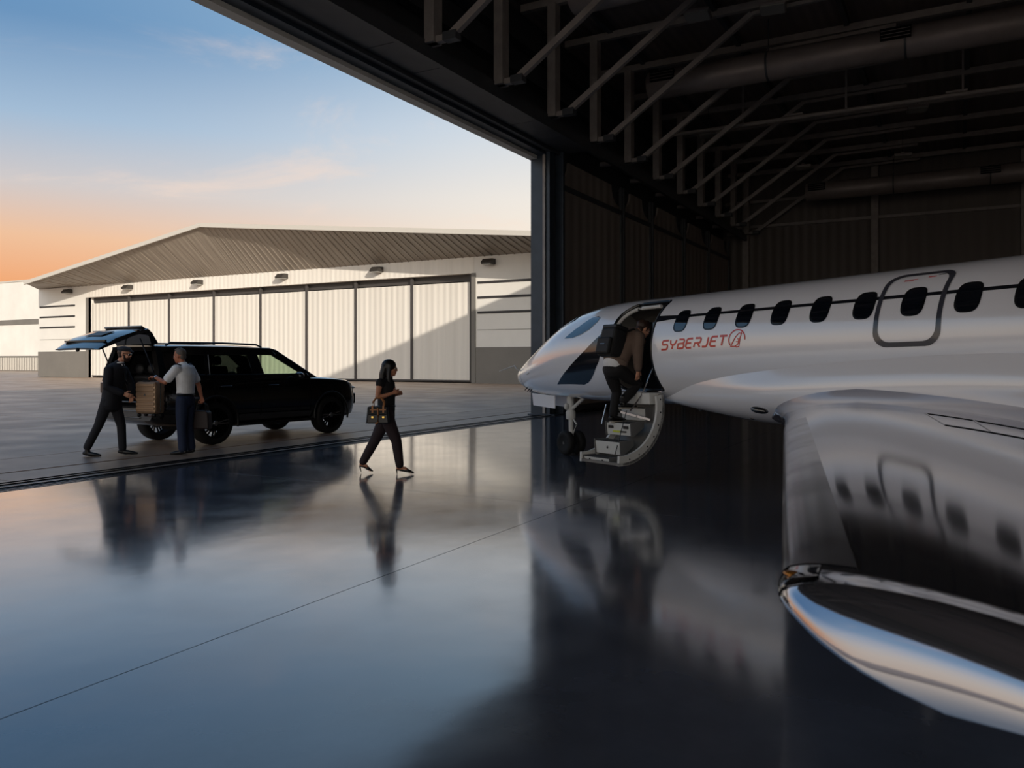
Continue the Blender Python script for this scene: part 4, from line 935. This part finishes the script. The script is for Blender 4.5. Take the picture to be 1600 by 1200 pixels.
def hand(mb, wr, d, pn, thumb, curl=.6, k=1.0, spread=.004):
    """wr wrist, d direction of the palm, pn palm normal (side the fingers close to), thumb = direction of the thumb side"""
    wr, d, pn, th = Vector(wr), Vector(d).normalized(), Vector(pn), Vector(thumb)
    pn = (pn-d*pn.dot(d)).normalized(); th = d.cross(pn)*(1 if d.cross(pn).dot(th) > 0 else -1)
    L = .09*k; c = wr+d*L
    limb(mb, [(wr-d*.02, .026*k, .02*k), (wr+d*.03*k, .034*k, .016*k), (wr+d*.085*k, .041*k, .0145*k)], u=th)
    for i, ln in enumerate((.072, .082, .076, .060)):
        b = wr+d*.088*k+th*(.030-.0205*i)*k
        a1 = curl*.6; a2 = curl*1.5; a3 = curl*2.3
        q1 = b+(d*math.cos(a1)+pn*math.sin(a1))*ln*.48*k; q2 = q1+(d*math.cos(a2)+pn*math.sin(a2))*ln*.32*k; q3 = q2+(d*math.cos(a3)+pn*math.sin(a3))*ln*.24*k
        limb(mb, [(b-d*.02*k, .0092*k), (q1, .0088*k), (q2, .008*k), (q3, .007*k)], n=8)
    b = wr+d*.03*k+th*.03*k; q1 = b+(d*.6+th*.8).normalized()*.04*k+pn*.01*k; q2 = q1+(d*.9+th*.25+pn*.4*curl).normalized()*.034*k
    limb(mb, [(b-th*.012*k, .014*k), (q1, .0105*k), (q2, .0085*k)], n=8)
def head_parts(mb, hc, f, up, k=1.0, female=False):
    """adds skull, jaw, nose, ears, neck to the body; hc = skull centre; f = facing direction"""
    f = Vector(f).normalized(); up = Vector(up).normalized(); up = (up-f*up.dot(f)).normalized(); lt = up.cross(f)
    M3 = Matrix((f, lt, up)).transposed()
    def at(a, b, c): return Vector(hc)+f*a*k+lt*b*k+up*c*k
    mb.ell(at(-.008, 0, .025), (.098*k, .076*k, .098*k), M3, 18, 12)          # cranium
    mb.ell(at(.022, 0, -.035), (.074*k, .063*k, .085*k), M3, 16, 10)          # face
    mb.ell(at(.052, 0, -.092), (.036*k, .038*k, .028*k), M3, 12, 8)           # chin
    mb.ell(at(.083, 0, .012), (.016*k, .05*k, .012*k), M3, 10, 6)             # brow
    limb(mb, [(at(.088, 0, .005), .009*k), (at(.104, 0, -.022), .012*k), (at(.104, 0, -.034), .016*k, .012*k)], u=lt, n=8)   # nose
    mb.ell(at(.088, 0, -.064), (.012*k, .026*k, .012*k), M3, 10, 6)           # mouth
    for s in (-1, 1):
        mb.ell(at(-.004, s*.076, -.012), (.018*k, .010*k, .032*k), M3, 10, 6)  # ear
        mb.ell(at(.066, s*.042, -.035), (.022*k, .02*k, .022*k), M3, 8, 6)     # cheek
    return at, M3
def face_bits(at, M3, parent, k=1.0, shades=False, beard=None):
    for s in (-1, 1):
        e = MB().ell(at(.080, s*.031, -.006), (.011*k, .013*k, .010*k), M3, 10, 8).build('eye', MT['eye_w'], parent, smooth=60)
        MB().ell(at(.089, s*.031, -.006), (.004*k, .006*k, .006*k), M3, 8, 6).build('iris', MT['eye_d'], e, smooth=60)
    MB().ell(at(.097, 0, -.064), (.006*k, .020*k, .006*k), M3, 10, 6).build('lips', MT['lip'], parent, smooth=60)
    if shades:
        g = MB().tube([at(-.01, -.080, .002), at(.06, -.072, .004), at(.092, -.055, .006), at(.100, 0, .004), at(.092, .055, .006), at(.06, .072, .004), at(-.01, .080, .002)], .0035*k, 6).build('sunglasses', MT['shade_glass'], parent)
        for s in (-1, 1): MB().ell(at(.096, s*.034, -.006), (.006*k, .028*k, .022*k), M3, 12, 8).build('lens', MT['shade_glass'], g, smooth=60)
def foot(mb, an, toe, w=.042, h=.06, ar=.045):
    an, toe = Vector(an), Vector(toe); d = toe-an; hz = Vector((d.x, d.y, 0)).normalized(); n = Vector((0, 0, 1)).cross(hz)
    heel = an-hz*.05+Vector((0, 0, -(an.z-max(toe.z, 0))*.0)); heel.z = an.z-.075 if an.z > .16 else max(toe.z, .0)+.035
    limb(mb, [(heel, w*.78, .035), (heel.lerp(toe, .35), w*.85, .042), (heel.lerp(toe, .72), w, .032), (toe, w*.62, .018)], u=n)
    limb(mb, [(an+Vector((0, 0, .05)), ar), (an, ar), (heel.lerp(toe, .22), ar-.005)])

def person(base, heading, J, label, k=1.0):
    """J: joints in the person's frame (x forward, y left, z up)"""
    root = empty('person', base, heading); tag(root, label, 'person')
    return root
def body_mesh(root, J, skin, female=False, k=1.0):
    mb = MB(); wsh = (.17 if not female else .145); hip = .145 if not female else .15
    pel, wa, ch, nk = J['pel'], J['waist'], J['chest'], J['neck']
    hip *= .9
    limb(mb, [(pel-V(0, 0, .04), hip, .095), (pel+V(0, 0, .06), hip, .095), (wa, hip*.85, .085), (ch, wsh*.9, .10), (nk-(nk-ch).normalized()*.07, wsh*.6, .065)], u=J.get('left', (0, 1, 0)), n=20)
    up = (J['head']-nk).normalized()
    limb(mb, [(nk-up*.05, .058), (nk+up*.05, .052), (J['head']-up*.04, .052)])
    at, M3 = head_parts(mb, J['head'], J['face'], J.get('hup', up), k*1.0, female)
    for s in ('L', 'R'):
        sh, el, wr = J['sh'+s], J['el'+s], J['wr'+s]; q = .85 if female else 1
        limb(mb, [(sh, .055*q), (sh.lerp(el, .4), .05*q), (el, .04*q), (el.lerp(wr, .3), .041*q), (wr, .027*q)])
        hd = J.get('hd'+s, (wr-el)); hand(mb, wr, hd, J['pn'+s], J['th'+s], J.get('curl'+s, .6), k*(.9 if female else 1.0))
        hp, kn, an, to = J['hp'+s], J['kn'+s], J['an'+s], J['to'+s]
        limb(mb, [(hp, .075*q), (hp.lerp(kn, .5), .066*q), (kn, .05*q), (kn.lerp(an, .3), .05*q), (an, .034*q)])
        if female:
            dd = to-an; dd.z = 0; dd.normalize(); nn = V(-dd.y, dd.x, 0)
            limb(mb, [(an+V(0, 0, .06), .03), (an, .03), (an-dd*.03-V(0, 0, .035), .026)])
            limb(mb, [(an-dd*.03-V(0, 0, .035), .024), (an.lerp(to, .5)+V(0, 0, .012), .026, .022), (to+V(0, 0, .002), .024, .012)], u=nn)
        else: limb(mb, [(an+V(0, 0, .02), .032), (an-V(0, 0, .03), .03)])
    bd = blob(mb, 'body', skin, root, .0075, 2); return bd, at, M3
def trousers(root, J, m, wide=0.0, cuff=.055):
    mb = MB(); pel = J['pel']
    limb(mb, [(pel-V(0, 0, .06), .165, .125), (pel+V(0, 0, .10), .155, .122)], u=J.get('left', (0, 1, 0)), n=20)
    for s in ('L', 'R'):
        hp, kn, an = J['hp'+s], J['kn'+s], J['an'+s]; e = an+(kn-an).normalized()*.0
        limb(mb, [(hp+V(0, 0, .03), .10), (hp.lerp(kn, .5), .092+wide), (kn, .075+wide), (kn.lerp(an, .45), .07+wide), (kn.lerp(e, .93), cuff+wide+.004), (e, cuff+wide)])
    return blob(mb, 'trousers', m, root, .009, 3)
def torso_cloth(root, J, m, name, grow=.022, sleeves='long', hem=None, female=False, arms=True, ex=0.0):
    mb = MB(); wsh = (.17 if not female else .145); hip = .15 if not female else .14
    pel, wa, ch, nk = J['pel'], J['waist'], J['chest'], J['neck']; top = nk-(nk-ch).normalized()*.012; lo = hem if hem is not None else pel
    limb(mb, [(lo, hip+grow+ex, .115+grow), (pel.lerp(wa, .6), hip*.93+grow, .108+grow), (wa.lerp(ch, .5), wsh*.93+grow, .11+grow), (ch, wsh+grow, .115+grow), (ch.lerp(top, .6), wsh*.92+grow, .10+grow), (ch.lerp(top, .85), wsh*.66+grow, .082+grow), (top, .07+grow*.4, .066+grow*.4)], u=J.get('left', (0, 1, 0)), n=22)
    if arms:
        for s in ('L', 'R'):
            sh, el, wr = J['sh'+s], J['el'+s], J['wr'+s]; q = .85 if female else 1
            limb(mb, [(ch.lerp(sh, .6), .075*q), (sh, .066*q+grow*.4)])
            if sleeves == 'long': limb(mb, [(sh, .062+grow*.5), (sh.lerp(el, .5), .057+grow*.5), (el, .05+grow*.5), (el.lerp(wr, .4), .048+grow*.4), (el.lerp(wr, .93), .038+grow*.35)])
            elif sleeves == 'short': limb(mb, [(sh, .063+grow*.5), (sh.lerp(el, .45), .066+grow*.4), (sh.lerp(el, .72), .068+grow*.4)])
            elif sleeves == 'cap': limb(mb, [(sh, .055+grow*.4), (sh.lerp(el, .16), .052+grow*.3)])
    return blob(mb, name, m, root, .009, 3)
def shoes(root, J, m, sole=None):
    for s in ('L', 'R'):
        mb = MB(); foot(mb, J['an'+s]-V(0, 0, .0), J['to'+s]+(J['to'+s]-J['an'+s]).normalized()*.02, .046, .06)
        so = blob(mb, 'shoe', m, root, .007, 2)
        if sole:
            an, to = J['an'+s], J['to'+s]; d = Vector((to.x-an.x, to.y-an.y, 0)).normalized(); n = Vector((-d.y, d.x, 0)); hl = an-d*.06; hl.z = an.z-.105; tt = to+d*.03; tt.z = to.z-.03
            mb = MB(); limb(mb, [(hl, .036, .014), (hl.lerp(tt, .5), .04, .014), (tt, .034, .012)], u=n); mb.build('sole', sole, so, smooth=50)

RIGHT = TH-R(90)        # heading of somebody who faces the right edge of the photo
def pxw(px, y, z=0.0):  # ground-plane helper used for set-out only: metres
    d = FPX*(CAMH-z)/(y-HOR); return (px-800)/FPX*d, d

# ---- woman walking to the aircraft
l, d = pxw(600, 740)
J = dict(pel=V(.03, 0, .86), waist=V(.035, 0, 1.02), chest=V(.035, 0, 1.20), neck=V(.045, 0, 1.37), head=V(.088, 0, 1.505), face=V(1, 0, -.02), hup=V(0, 0, 1),
         shL=V(.04, .165, 1.31), elL=V(.02, .21, 1.08), wrL=V(.17, .13, 1.13), shR=V(-.03, -.165, 1.31), elR=V(-.06, -.22, 1.085), wrR=V(.145, -.17, 1.155),
         pnL=V(0, -1, 0), thL=V(0, 0, 1), pnR=V(0, 1, 0), thR=V(0, 0, 1), curlL=.9, curlR=1.0,
         hpL=V(.03, .085, .83), knL=V(-.14, .08, .47), anL=V(-.315, .07, .155), toL=V(-.21, .07, .028), hpR=V(.04, -.085, .83), knR=V(.19, -.08, .47), anR=V(.235, -.07, .125), toR=V(.395, -.075, .025))
wo_ = person(W(l, d), RIGHT, J, 'woman with long black hair and dark outfit walking toward the jet')
bd, at, M3 = body_mesh(wo_, J, MT['skin_a'], True, .94)
face_bits(at, M3, wo_, .94, shades=True)
mb = MB(); h = J['head']
mb.ell(at(-.022, 0, .035), (.108, .090, .098), M3, 18, 12)
limb(mb, [(at(-.07, 0, .03), .088, .06), (at(-.10, 0, -.09), .10, .06), (at(-.105, 0, -.20), .10, .055), (at(-.085, 0, -.32), .07, .035)], u=(0, 1, 0))
for s in (-1, 1): limb(mb, [(at(.015, s*.062, .05), .03), (at(-.005, s*.082, -.05), .03), (at(-.005, s*.09, -.16), .034), (at(.01, s*.085, -.27), .03), (at(.02, s*.08, -.33), .016)])
blob(mb, 'hair', MT['hair_black'], wo_, .009, 2)
torso_cloth(wo_, J, MT['black_cloth'], 'blouse', .014, 'cap', J['pel']+V(0, 0, .06), True)
trousers(wo_, J, MT['plum'], .0, .056)
MB().tube([(.03+.145*math.cos(t*PI/12)*.85, .155*math.sin(t*PI/12), .965) for t in range(24)], .014, 8, loop=True).build('belt', MT['leather'], wo_)
for s in ('L', 'R'):
    an, to = J['an'+s], J['to'+s]; dd = (to-an); dd.z = 0; dd.normalize(); nn = V(-dd.y, dd.x, 0)
    hl = an-dd*.045-V(0, 0, .055)
    mb = MB(); limb(mb, [(hl+dd*.0, .022, .012), (an+dd*.02-V(0, 0, .07), .026, .012), (an.lerp(to, .7)-V(0, 0, .012), .036, .016), (to+dd*.03, .014, .008)], u=nn)
    limb(mb, [(an.lerp(to, .68)+V(0, 0, .004), .036, .022), (to+dd*.035, .012, .010)], u=nn)
    sh = blob(mb, 'high_heel', MT['leather'], wo_, .005, 1)
    base = hl-V(0, 0, hl.z-.004) if s == 'R' else hl+V(.02, 0, -.085)
    if s == 'R': base = hl+dd*.005; base.z = .004
    MB().tube([hl, base], [.012, .005], 8).build('stiletto', MT['leather'], sh)
    MB().tube([an-dd*.05+nn*.0+V(0, 0, .0), an+nn*.036+V(0, 0, -.01), an+dd*.045+V(0, 0, -.012), an-nn*.036+V(0, 0, -.01)], .004, 6, loop=True).build('ankle_strap', MT['leather'], sh)
# her handbag on the forearm
hb = empty('handbag', wo_.matrix_basis @ V(-.03, -.27, .74), RIGHT); tag(hb, 'structured black handbag with tan straps hanging from the woman\'s forearm', 'handbag')
MB().prism([(-.16, 0), (.15, 0), (.125, .225), (-.135, .225)], (0, -.065, 0), (1, 0, 0), (0, 0, 1), (0, .13, 0)).build('bag_body', MT['leather'], hb, bevel=.015)
MB().prism([(-.14, .12), (.13, .12), (.13, .235), (-.14, .235)], (0, -.075, 0), (1, 0, 0), (0, 0, 1), (0, .155, 0)).build('flap', MT['bag_black'], hb, bevel=.01)
for y in (-.05, .05): MB().tube([(-.07, y, .22), (-.075, y*.9, .30), (-.03, y*.6, .36), (.03, y*.6, .36), (.075, y*.9, .30), (.07, y, .22)], .010, 8).build('bag_handle', MT['tan'], hb, smooth=50)
for x in (-.075, .075): MB().box((x-.012, -.08, .15), (x+.012, -.072, .25)).build('strap', MT['tan'], hb); MB().box((x-.018, -.083, .075), (x+.018, -.062, .105)).build('clasp', MT['gold_m'], hb, bevel=.004)
MB().tube([(.0, -.085, .22), (.005, -.095, .12), (0, -.09, .02), (-.03, -.09, -.005)], .011, 8).build('scarf', MT['tan'], hb, smooth=50)
MB().box((-.11, -.083, .185), (.11, -.075, .2)).build('strap', MT['tan'], hb)
MB().prism([(-.17, .0), (-.16, 0), (-.135, .23), (-.145, .23)], (0, -.066, 0), (1, 0, 0), (0, 0, 1), (0, .132, 0)).build('side_gusset', MT['jamb'], hb)

# ---- man in a dark suit and flat cap
l, d = pxw(176, 712)
J = dict(pel=V(-.02, 0, .95), waist=V(.0, 0, 1.15), chest=V(.045, 0, 1.38), neck=V(.115, 0, 1.575), head=V(.205, 0, 1.735), face=V(1, .05, -.12), hup=V(.1, 0, 1),
         shL=V(.09, .185, 1.465), elL=V(.2, .22, 1.21), wrL=V(.25, .14, 1.02), shR=V(.03, -.185, 1.465), elR=V(.03, -.25, 1.17), wrR=V(.26, -.17, 1.065),
         pnL=V(0, -1, 0), thL=V(0, 0, 1), pnR=V(0, 1, 0), thR=V(0, 0, 1), curlL=.7, curlR=.55,
         hpL=V(-.02, .1, .92), knL=V(.10, .1, .50), anL=V(.12, .1, .105), toL=V(.34, .12, .035), hpR=V(-.04, -.1, .92), knR=V(-.19, -.1, .52), anR=V(-.38, -.1, .15), toR=V(-.165, -.12, .03))
ma = person(W(l, d), RIGHT, J, 'bearded man in dark suit and flat cap reaching for the suitcase')
bd, at, M3 = body_mesh(ma, J, MT['skin_b'], False, 1.04); face_bits(at, M3, ma, 1.04, shades=True)
mb = MB(); mb.ell(at(.045, 0, -.085), (.05, .06, .05), M3, 14, 9); mb.ell(at(.08, 0, -.07), (.024, .035, .03), M3, 12, 8)
for s in (-1, 1): limb(mb, [(at(.02, s*.07, -.02), .012), (at(.03, s*.062, -.08), .018)], n=8)
blob(mb, 'beard', MT['hair_brown'], ma, .008, 2)
mb = MB(); mb.ell(at(-.035, 0, .02), (.085, .082, .08), M3, 14, 9); mb.ell(at(-.045, 0, -.03), (.06, .07, .06), M3, 14, 9); blob(mb, 'hair', MT['hair_brown'], ma, .009, 2)
mb = MB(); mb.ell(at(-.012, 0, .068), (.118, .096, .055), M3, 18, 9); limb(mb, [(at(.07, 0, .062), .07, .018), (at(.128, 0, .042), .05, .010)], u=(0, 1, 0)); blob(mb, 'flat_cap', MT['cap'], ma, .008, 2)
torso_cloth(ma, J, MT['white_shirt'], 'shirt', .010, 'long', None)
jk = torso_cloth(ma, J, MT['navy_suit'], 'jacket', .040, 'long', J['pel']-V(0, 0, .09), ex=.018)
MB().prism([(-.05, 0), (.05, 0), (.012, -.26)], V(.172, 0, 1.555), (0, 1, 0), (-.16, 0, 1), (.012, 0, 0)).build('shirt_front', MT['white_shirt'], ma)
MB().prism([(-.016, 0), (.016, 0), (.026, -.24), (0, -.28), (-.026, -.24)], V(.18, 0, 1.54), (0, 1, 0), (-.16, 0, 1), (.012, 0, 0)).build('necktie', MT['black_cloth'], ma)
MB().tube([J['neck']+V(.062*math.cos(a), .066*math.sin(a), .012*math.cos(a)-.0) for a in [2*PI*i/20 for i in range(20)]], .016, 8, loop=True).build('collar', MT['white_shirt'], ma, smooth=60)
trousers(ma, J, MT['navy_suit'], .0, .062); shoes(ma, J, MT['leather'])

# ---- pilot handing over the suitcase
l, d = pxw(289, 710); PH = TH+R(90)-R(12)
J = dict(pel=V(-.01, 0, .95), waist=V(-.02, 0, 1.12), chest=V(-.01, 0, 1.36), neck=V(.04, 0, 1.555), head=V(.10, 0, 1.70), face=V(1, .1, -.10), hup=V(.05, 0, 1),
         shL=V(.03, .2, 1.48), elL=V(.20, .27, 1.24), wrL=V(.435, .20, 1.335), shR=V(.03, -.2, 1.48), elR=V(-.08, -.27, 1.2), wrR=V(-.16, -.24, .98),
         pnL=V(0, -.2, -1), thL=V(0, -1, 0), pnR=V(0, 1, 0), thR=V(1, 0, 0), curlL=1.15, curlR=1.2, hdL=V(1, -.1, .05),
         hpL=V(-.01, .1, .92), knL=V(.0, .1, .50), anL=V(-.03, .1, .10), toL=V(.17, .12, .032), hpR=V(-.01, -.1, .92), knR=V(.0, -.1, .5), anR=V(-.05, -.1, .10), toR=V(.15, -.14, .032))
pi2 = person(W(l, d), PH, J, 'grey-haired pilot in white short-sleeved shirt holding out the suitcase')
bd, at, M3 = body_mesh(pi2, J, MT['skin_c'], False, 1.03); face_bits(at, M3, pi2, 1.03)
mb = MB(); mb.ell(at(-.022, 0, .045), (.095, .083, .085), M3, 16, 10); mb.ell(at(-.055, 0, -.02), (.052, .07, .06), M3, 14, 9); limb(mb, [(at(.05, 0, .10), .055, .02), (at(-.02, 0, .125), .06, .02)], u=(0, 1, 0))
blob(mb, 'hair', MT['hair_grey'], pi2, .008, 2)
torso_cloth(pi2, J, MT['white_shirt'], 'shirt', .026, 'short', J['pel']+V(0, 0, .125))
for s in ('L', 'R'):
    sg = 1 if s == 'L' else -1
    MB().bar(J['neck']+V(-.01, sg*.085, -.015), J['sh'+s]+V(0, sg*.01, .085), .055, .012).build('epaulette', MT['epaulette'], pi2, bevel=.004)
MB().tube([J['neck']+V(.066*math.cos(a), .07*math.sin(a), .012*math.cos(a)-.005) for a in [2*PI*i/20 for i in range(20)]], .017, 8, loop=True).build('collar', MT['white_shirt'], pi2, smooth=60)
trousers(pi2, J, MT['navy_trouser'], .006, .068); shoes(pi2, J, MT['leather'])
MB().tube([J['pel']+V(.126*math.cos(a)-.004, .160*math.sin(a), .078) for a in [2*PI*i/28 for i in range(28)]], .016, 8, loop=True).build('belt', MT['leather'], pi2)
a = (J['wrL']-J['elL']).normalized(); MB().lathe([(.036, -.012), (.038, 0), (.036, .012)], J['wrL']-a*.02, a, 18).build('wristwatch', MT['chrome'], pi2, smooth=50)
pbag = pi2.matrix_basis.copy()

# suitcase between them
bpy.context.view_layer.update()
hp_ = pi2.matrix_world @ (J['wrL']+V(.11, -.02, -.03))
sc_rot = TH-R(90)+R(-14)
su = empty('suitcase', (hp_.x, hp_.y, hp_.z-.64), sc_rot); tag(su, 'champagne hard-shell cabin suitcase passed between the two men', 'suitcase')
MB().box((-.2, -.125, .045), (.2, .125, .595)).build('shell', MT['case'], su, bevel=.04)
for z in (.11, .19, .27, .35, .43, .51):
    for y in (-.138, .121): MB().box((-.18, y, z), (.18, y+.017, z+.05)).build('shell_rib', MT['case'], su, bevel=.005)
MB().tube([(-.2, 0, .08), (-.2, 0, .56), (-.16, 0, .597), (.16, 0, .597), (.2, 0, .56), (.2, 0, .08), (.16, 0, .043), (-.16, 0, .043)], .009, 8, loop=True).build('zip', MT['car_trim'], su, smooth=50)
MB().tube([(-.07, 0, .595), (-.065, 0, .63), (.065, 0, .63), (.07, 0, .595)], .011, 8).build('carry_handle', MT['car_trim'], su, smooth=50)
MB().box((-.06, -.11, .592), (.06, -.075, .602)).build('trolley_handle', MT['car_chrome'], su, bevel=.004)
MB().prism([(-.02, -.018), (.02, -.018), (0, .022)], (0, -.146, .37), (1, 0, 0), (0, 0, 1), (0, .02, 0)).build('badge', MT['car_chrome'], su)
for x in (-.15, .15):
    for y in (-.085, .085):
        w_ = MB().lathe([(.006, -.02), (.028, -.02), (.03, 0), (.028, .02), (.006, .02)], (x, y, .02), (1, 0, 0), 16).build('caster', MT['car_trim'], su, smooth=50)
# dark bag in the pilot's other hand
bpy.context.view_layer.update()
q = pi2.matrix_world @ (J['wrR']+V(-.015, .0, -.09))
fb = empty('flight_bag', (q.x, q.y, q.z-.47), PH+R(8)); tag(fb, 'dark maroon leather bag carried behind the pilot\'s leg', 'bag')
MB().prism([(-.15, 0), (.15, 0), (.135, .30), (.08, .33), (-.08, .33), (-.135, .30)], (0, -.09, 0), (1, 0, 0), (0, 0, 1), (0, .18, 0)).build('bag_body', MT['maroon'], fb, bevel=.025)
for y in (-.055, .055): MB().tube([(-.09, y, .31), (-.075, y*.6, .43), (0, y*.2, .47), (.075, y*.6, .43), (.09, y, .31)], .011, 8).build('bag_handle', MT['leather'], fb, smooth=50)
MB().box((-.11, -.105, .06), (.11, -.09, .2)).build('front_pocket', MT['maroon'], fb, bevel=.008)
MB().tube([(-.13, 0, .315), (0, 0, .337), (.13, 0, .315)], .006, 6).build('zip', MT['car_chrome'], fb)

# ---- man climbing the air-stair
INW = TH+AZ-R(90)        # heading across the fuselage, from port to starboard
def jl(s, y, z):         # aircraft local -> world
    bpy.context.view_layer.update(); return jet.matrix_world @ Vector((s, y, z))
fp = jl(3.93, -.90, .677)
J = dict(pel=V(-.12, 0, .765), waist=V(-.04, 0, .94), chest=V(.11, 0, 1.14), neck=V(.28, 0, 1.275), head=V(.43, 0, 1.325), face=V(.92, -.15, -.42), hup=V(.45, 0, .9),
         shL=V(.24, .19, 1.22), elL=V(.38, .26, 1.05), wrL=V(.56, .26, 1.12), shR=V(.17, -.2, 1.21), elR=V(.09, -.27, .95), wrR=V(.10, -.26, .74),
         pnL=V(0, -1, 0), thL=V(0, 0, 1), pnR=V(0, 1, 0), thR=V(1, 0, 0), curlL=1.2, curlR=.5,
         hpL=V(-.12, .1, .73), knL=V(.02, .1, .42), anL=V(-.06, .08, .10), toL=V(.14, .09, .03), hpR=V(-.12, -.1, .73), knR=V(.23, -.12, .53), anR=V(-.03, -.1, .31), toR=V(.17, -.11, .232))
mc = person((fp.x, fp.y, fp.z), INW, J, 'man in brown jacket with black backpack climbing the air-stair')
bd, at, M3 = body_mesh(mc, J, MT['skin_b'], False, 1.0); face_bits(at, M3, mc, 1.0)
mb = MB(); mb.ell(at(-.02, 0, .045), (.105, .088, .09), M3, 16, 10); mb.ell(at(-.06, 0, -.03), (.055, .072, .07), M3, 14, 9); limb(mb, [(at(.07, 0, .085), .05, .022), (at(0, 0, .12), .06, .025)], u=(0, 1, 0))
for s in (-1, 1): limb(mb, [(at(.02, s*.072, .04), .018), (at(.01, s*.076, -.03), .012)], n=8)
blob(mb, 'hair', MT['hair_brown'], mc, .008, 2)
torso_cloth(mc, J, MT['white_shirt'], 'shirt', .032, 'long', J['pel']+V(0, 0, .05))
torso_cloth(mc, J, MT['tweed'], 'jacket', .050, 'long', J['pel'].lerp(J['waist'], .5), ex=.014)
trousers(mc, J, MT['black_cloth'], .0, .062); shoes(mc, J, MT['leather'], MT['sole_light'])
# backpack
bpy.context.view_layer.update()
ax_ = (J['neck']-J['pel']).normalized(); bk = Vector((-ax_.z, 0, ax_.x)); o_ = V(-.13, 0, 1.10)
bp_ = empty('backpack', mc.matrix_world @ o_, INW); tag(bp_, 'black square backpack on the back of the man boarding', 'backpack')
mx = Matrix((Vector((1, 0, 0)), Vector((0, 1, 0)), Vector((0, 0, 1))))
e2 = R(14)
def bpt(x, y, z): c, s = math.cos(e2), math.sin(e2); return Vector((x*c+z*s, y, -x*s+z*c))
def bbox(p0, p1):
    vs = [bpt(x, y, z) for z in (p0[2], p1[2]) for x, y in ((p0[0], p0[1]), (p1[0], p0[1]), (p1[0], p1[1]), (p0[0], p1[1]))]
    return MB().add(vs, [(3,2,1,0),(4,5,6,7),(0,1,5,4),(1,2,6,5),(2,3,7,6),(3,0,4,7)])
bbox((-.14, -.16, -.20), (.10, .16, .22)).build('pack_body', MT['bag_black'], bp_, bevel=.04)
bbox((-.19, -.14, -.18), (-.13, .14, .06)).build('front_pocket', MT['bag_black'], bp_, bevel=.025)
bbox((-.13, -.155, .20), (.10, .155, .26)).build('top_flap', MT['leather'], bp_, bevel=.02)
MB().tube([bpt(.06, -.05, .25), bpt(.05, -.03, .30), bpt(.05, .03, .30), bpt(.06, .05, .25)], .011, 8).build('grab_handle', MT['leather'], bp_, smooth=50)
bbox((-.196, -.05, -.05), (-.188, .05, -.035)).build('zip_pull', MT['car_chrome'], bp_)
for y in (-.12, .12): MB().tube([bpt(.09, y, .20), bpt(.20, y*1.1, .27), bpt(.32, y*1.15, .20), bpt(.34, y*1.2, .04), bpt(.24, y*1.3, -.12), bpt(.10, y, -.16)], .017, 8).build('shoulder_strap', MT['bag_black'], bp_, smooth=50)
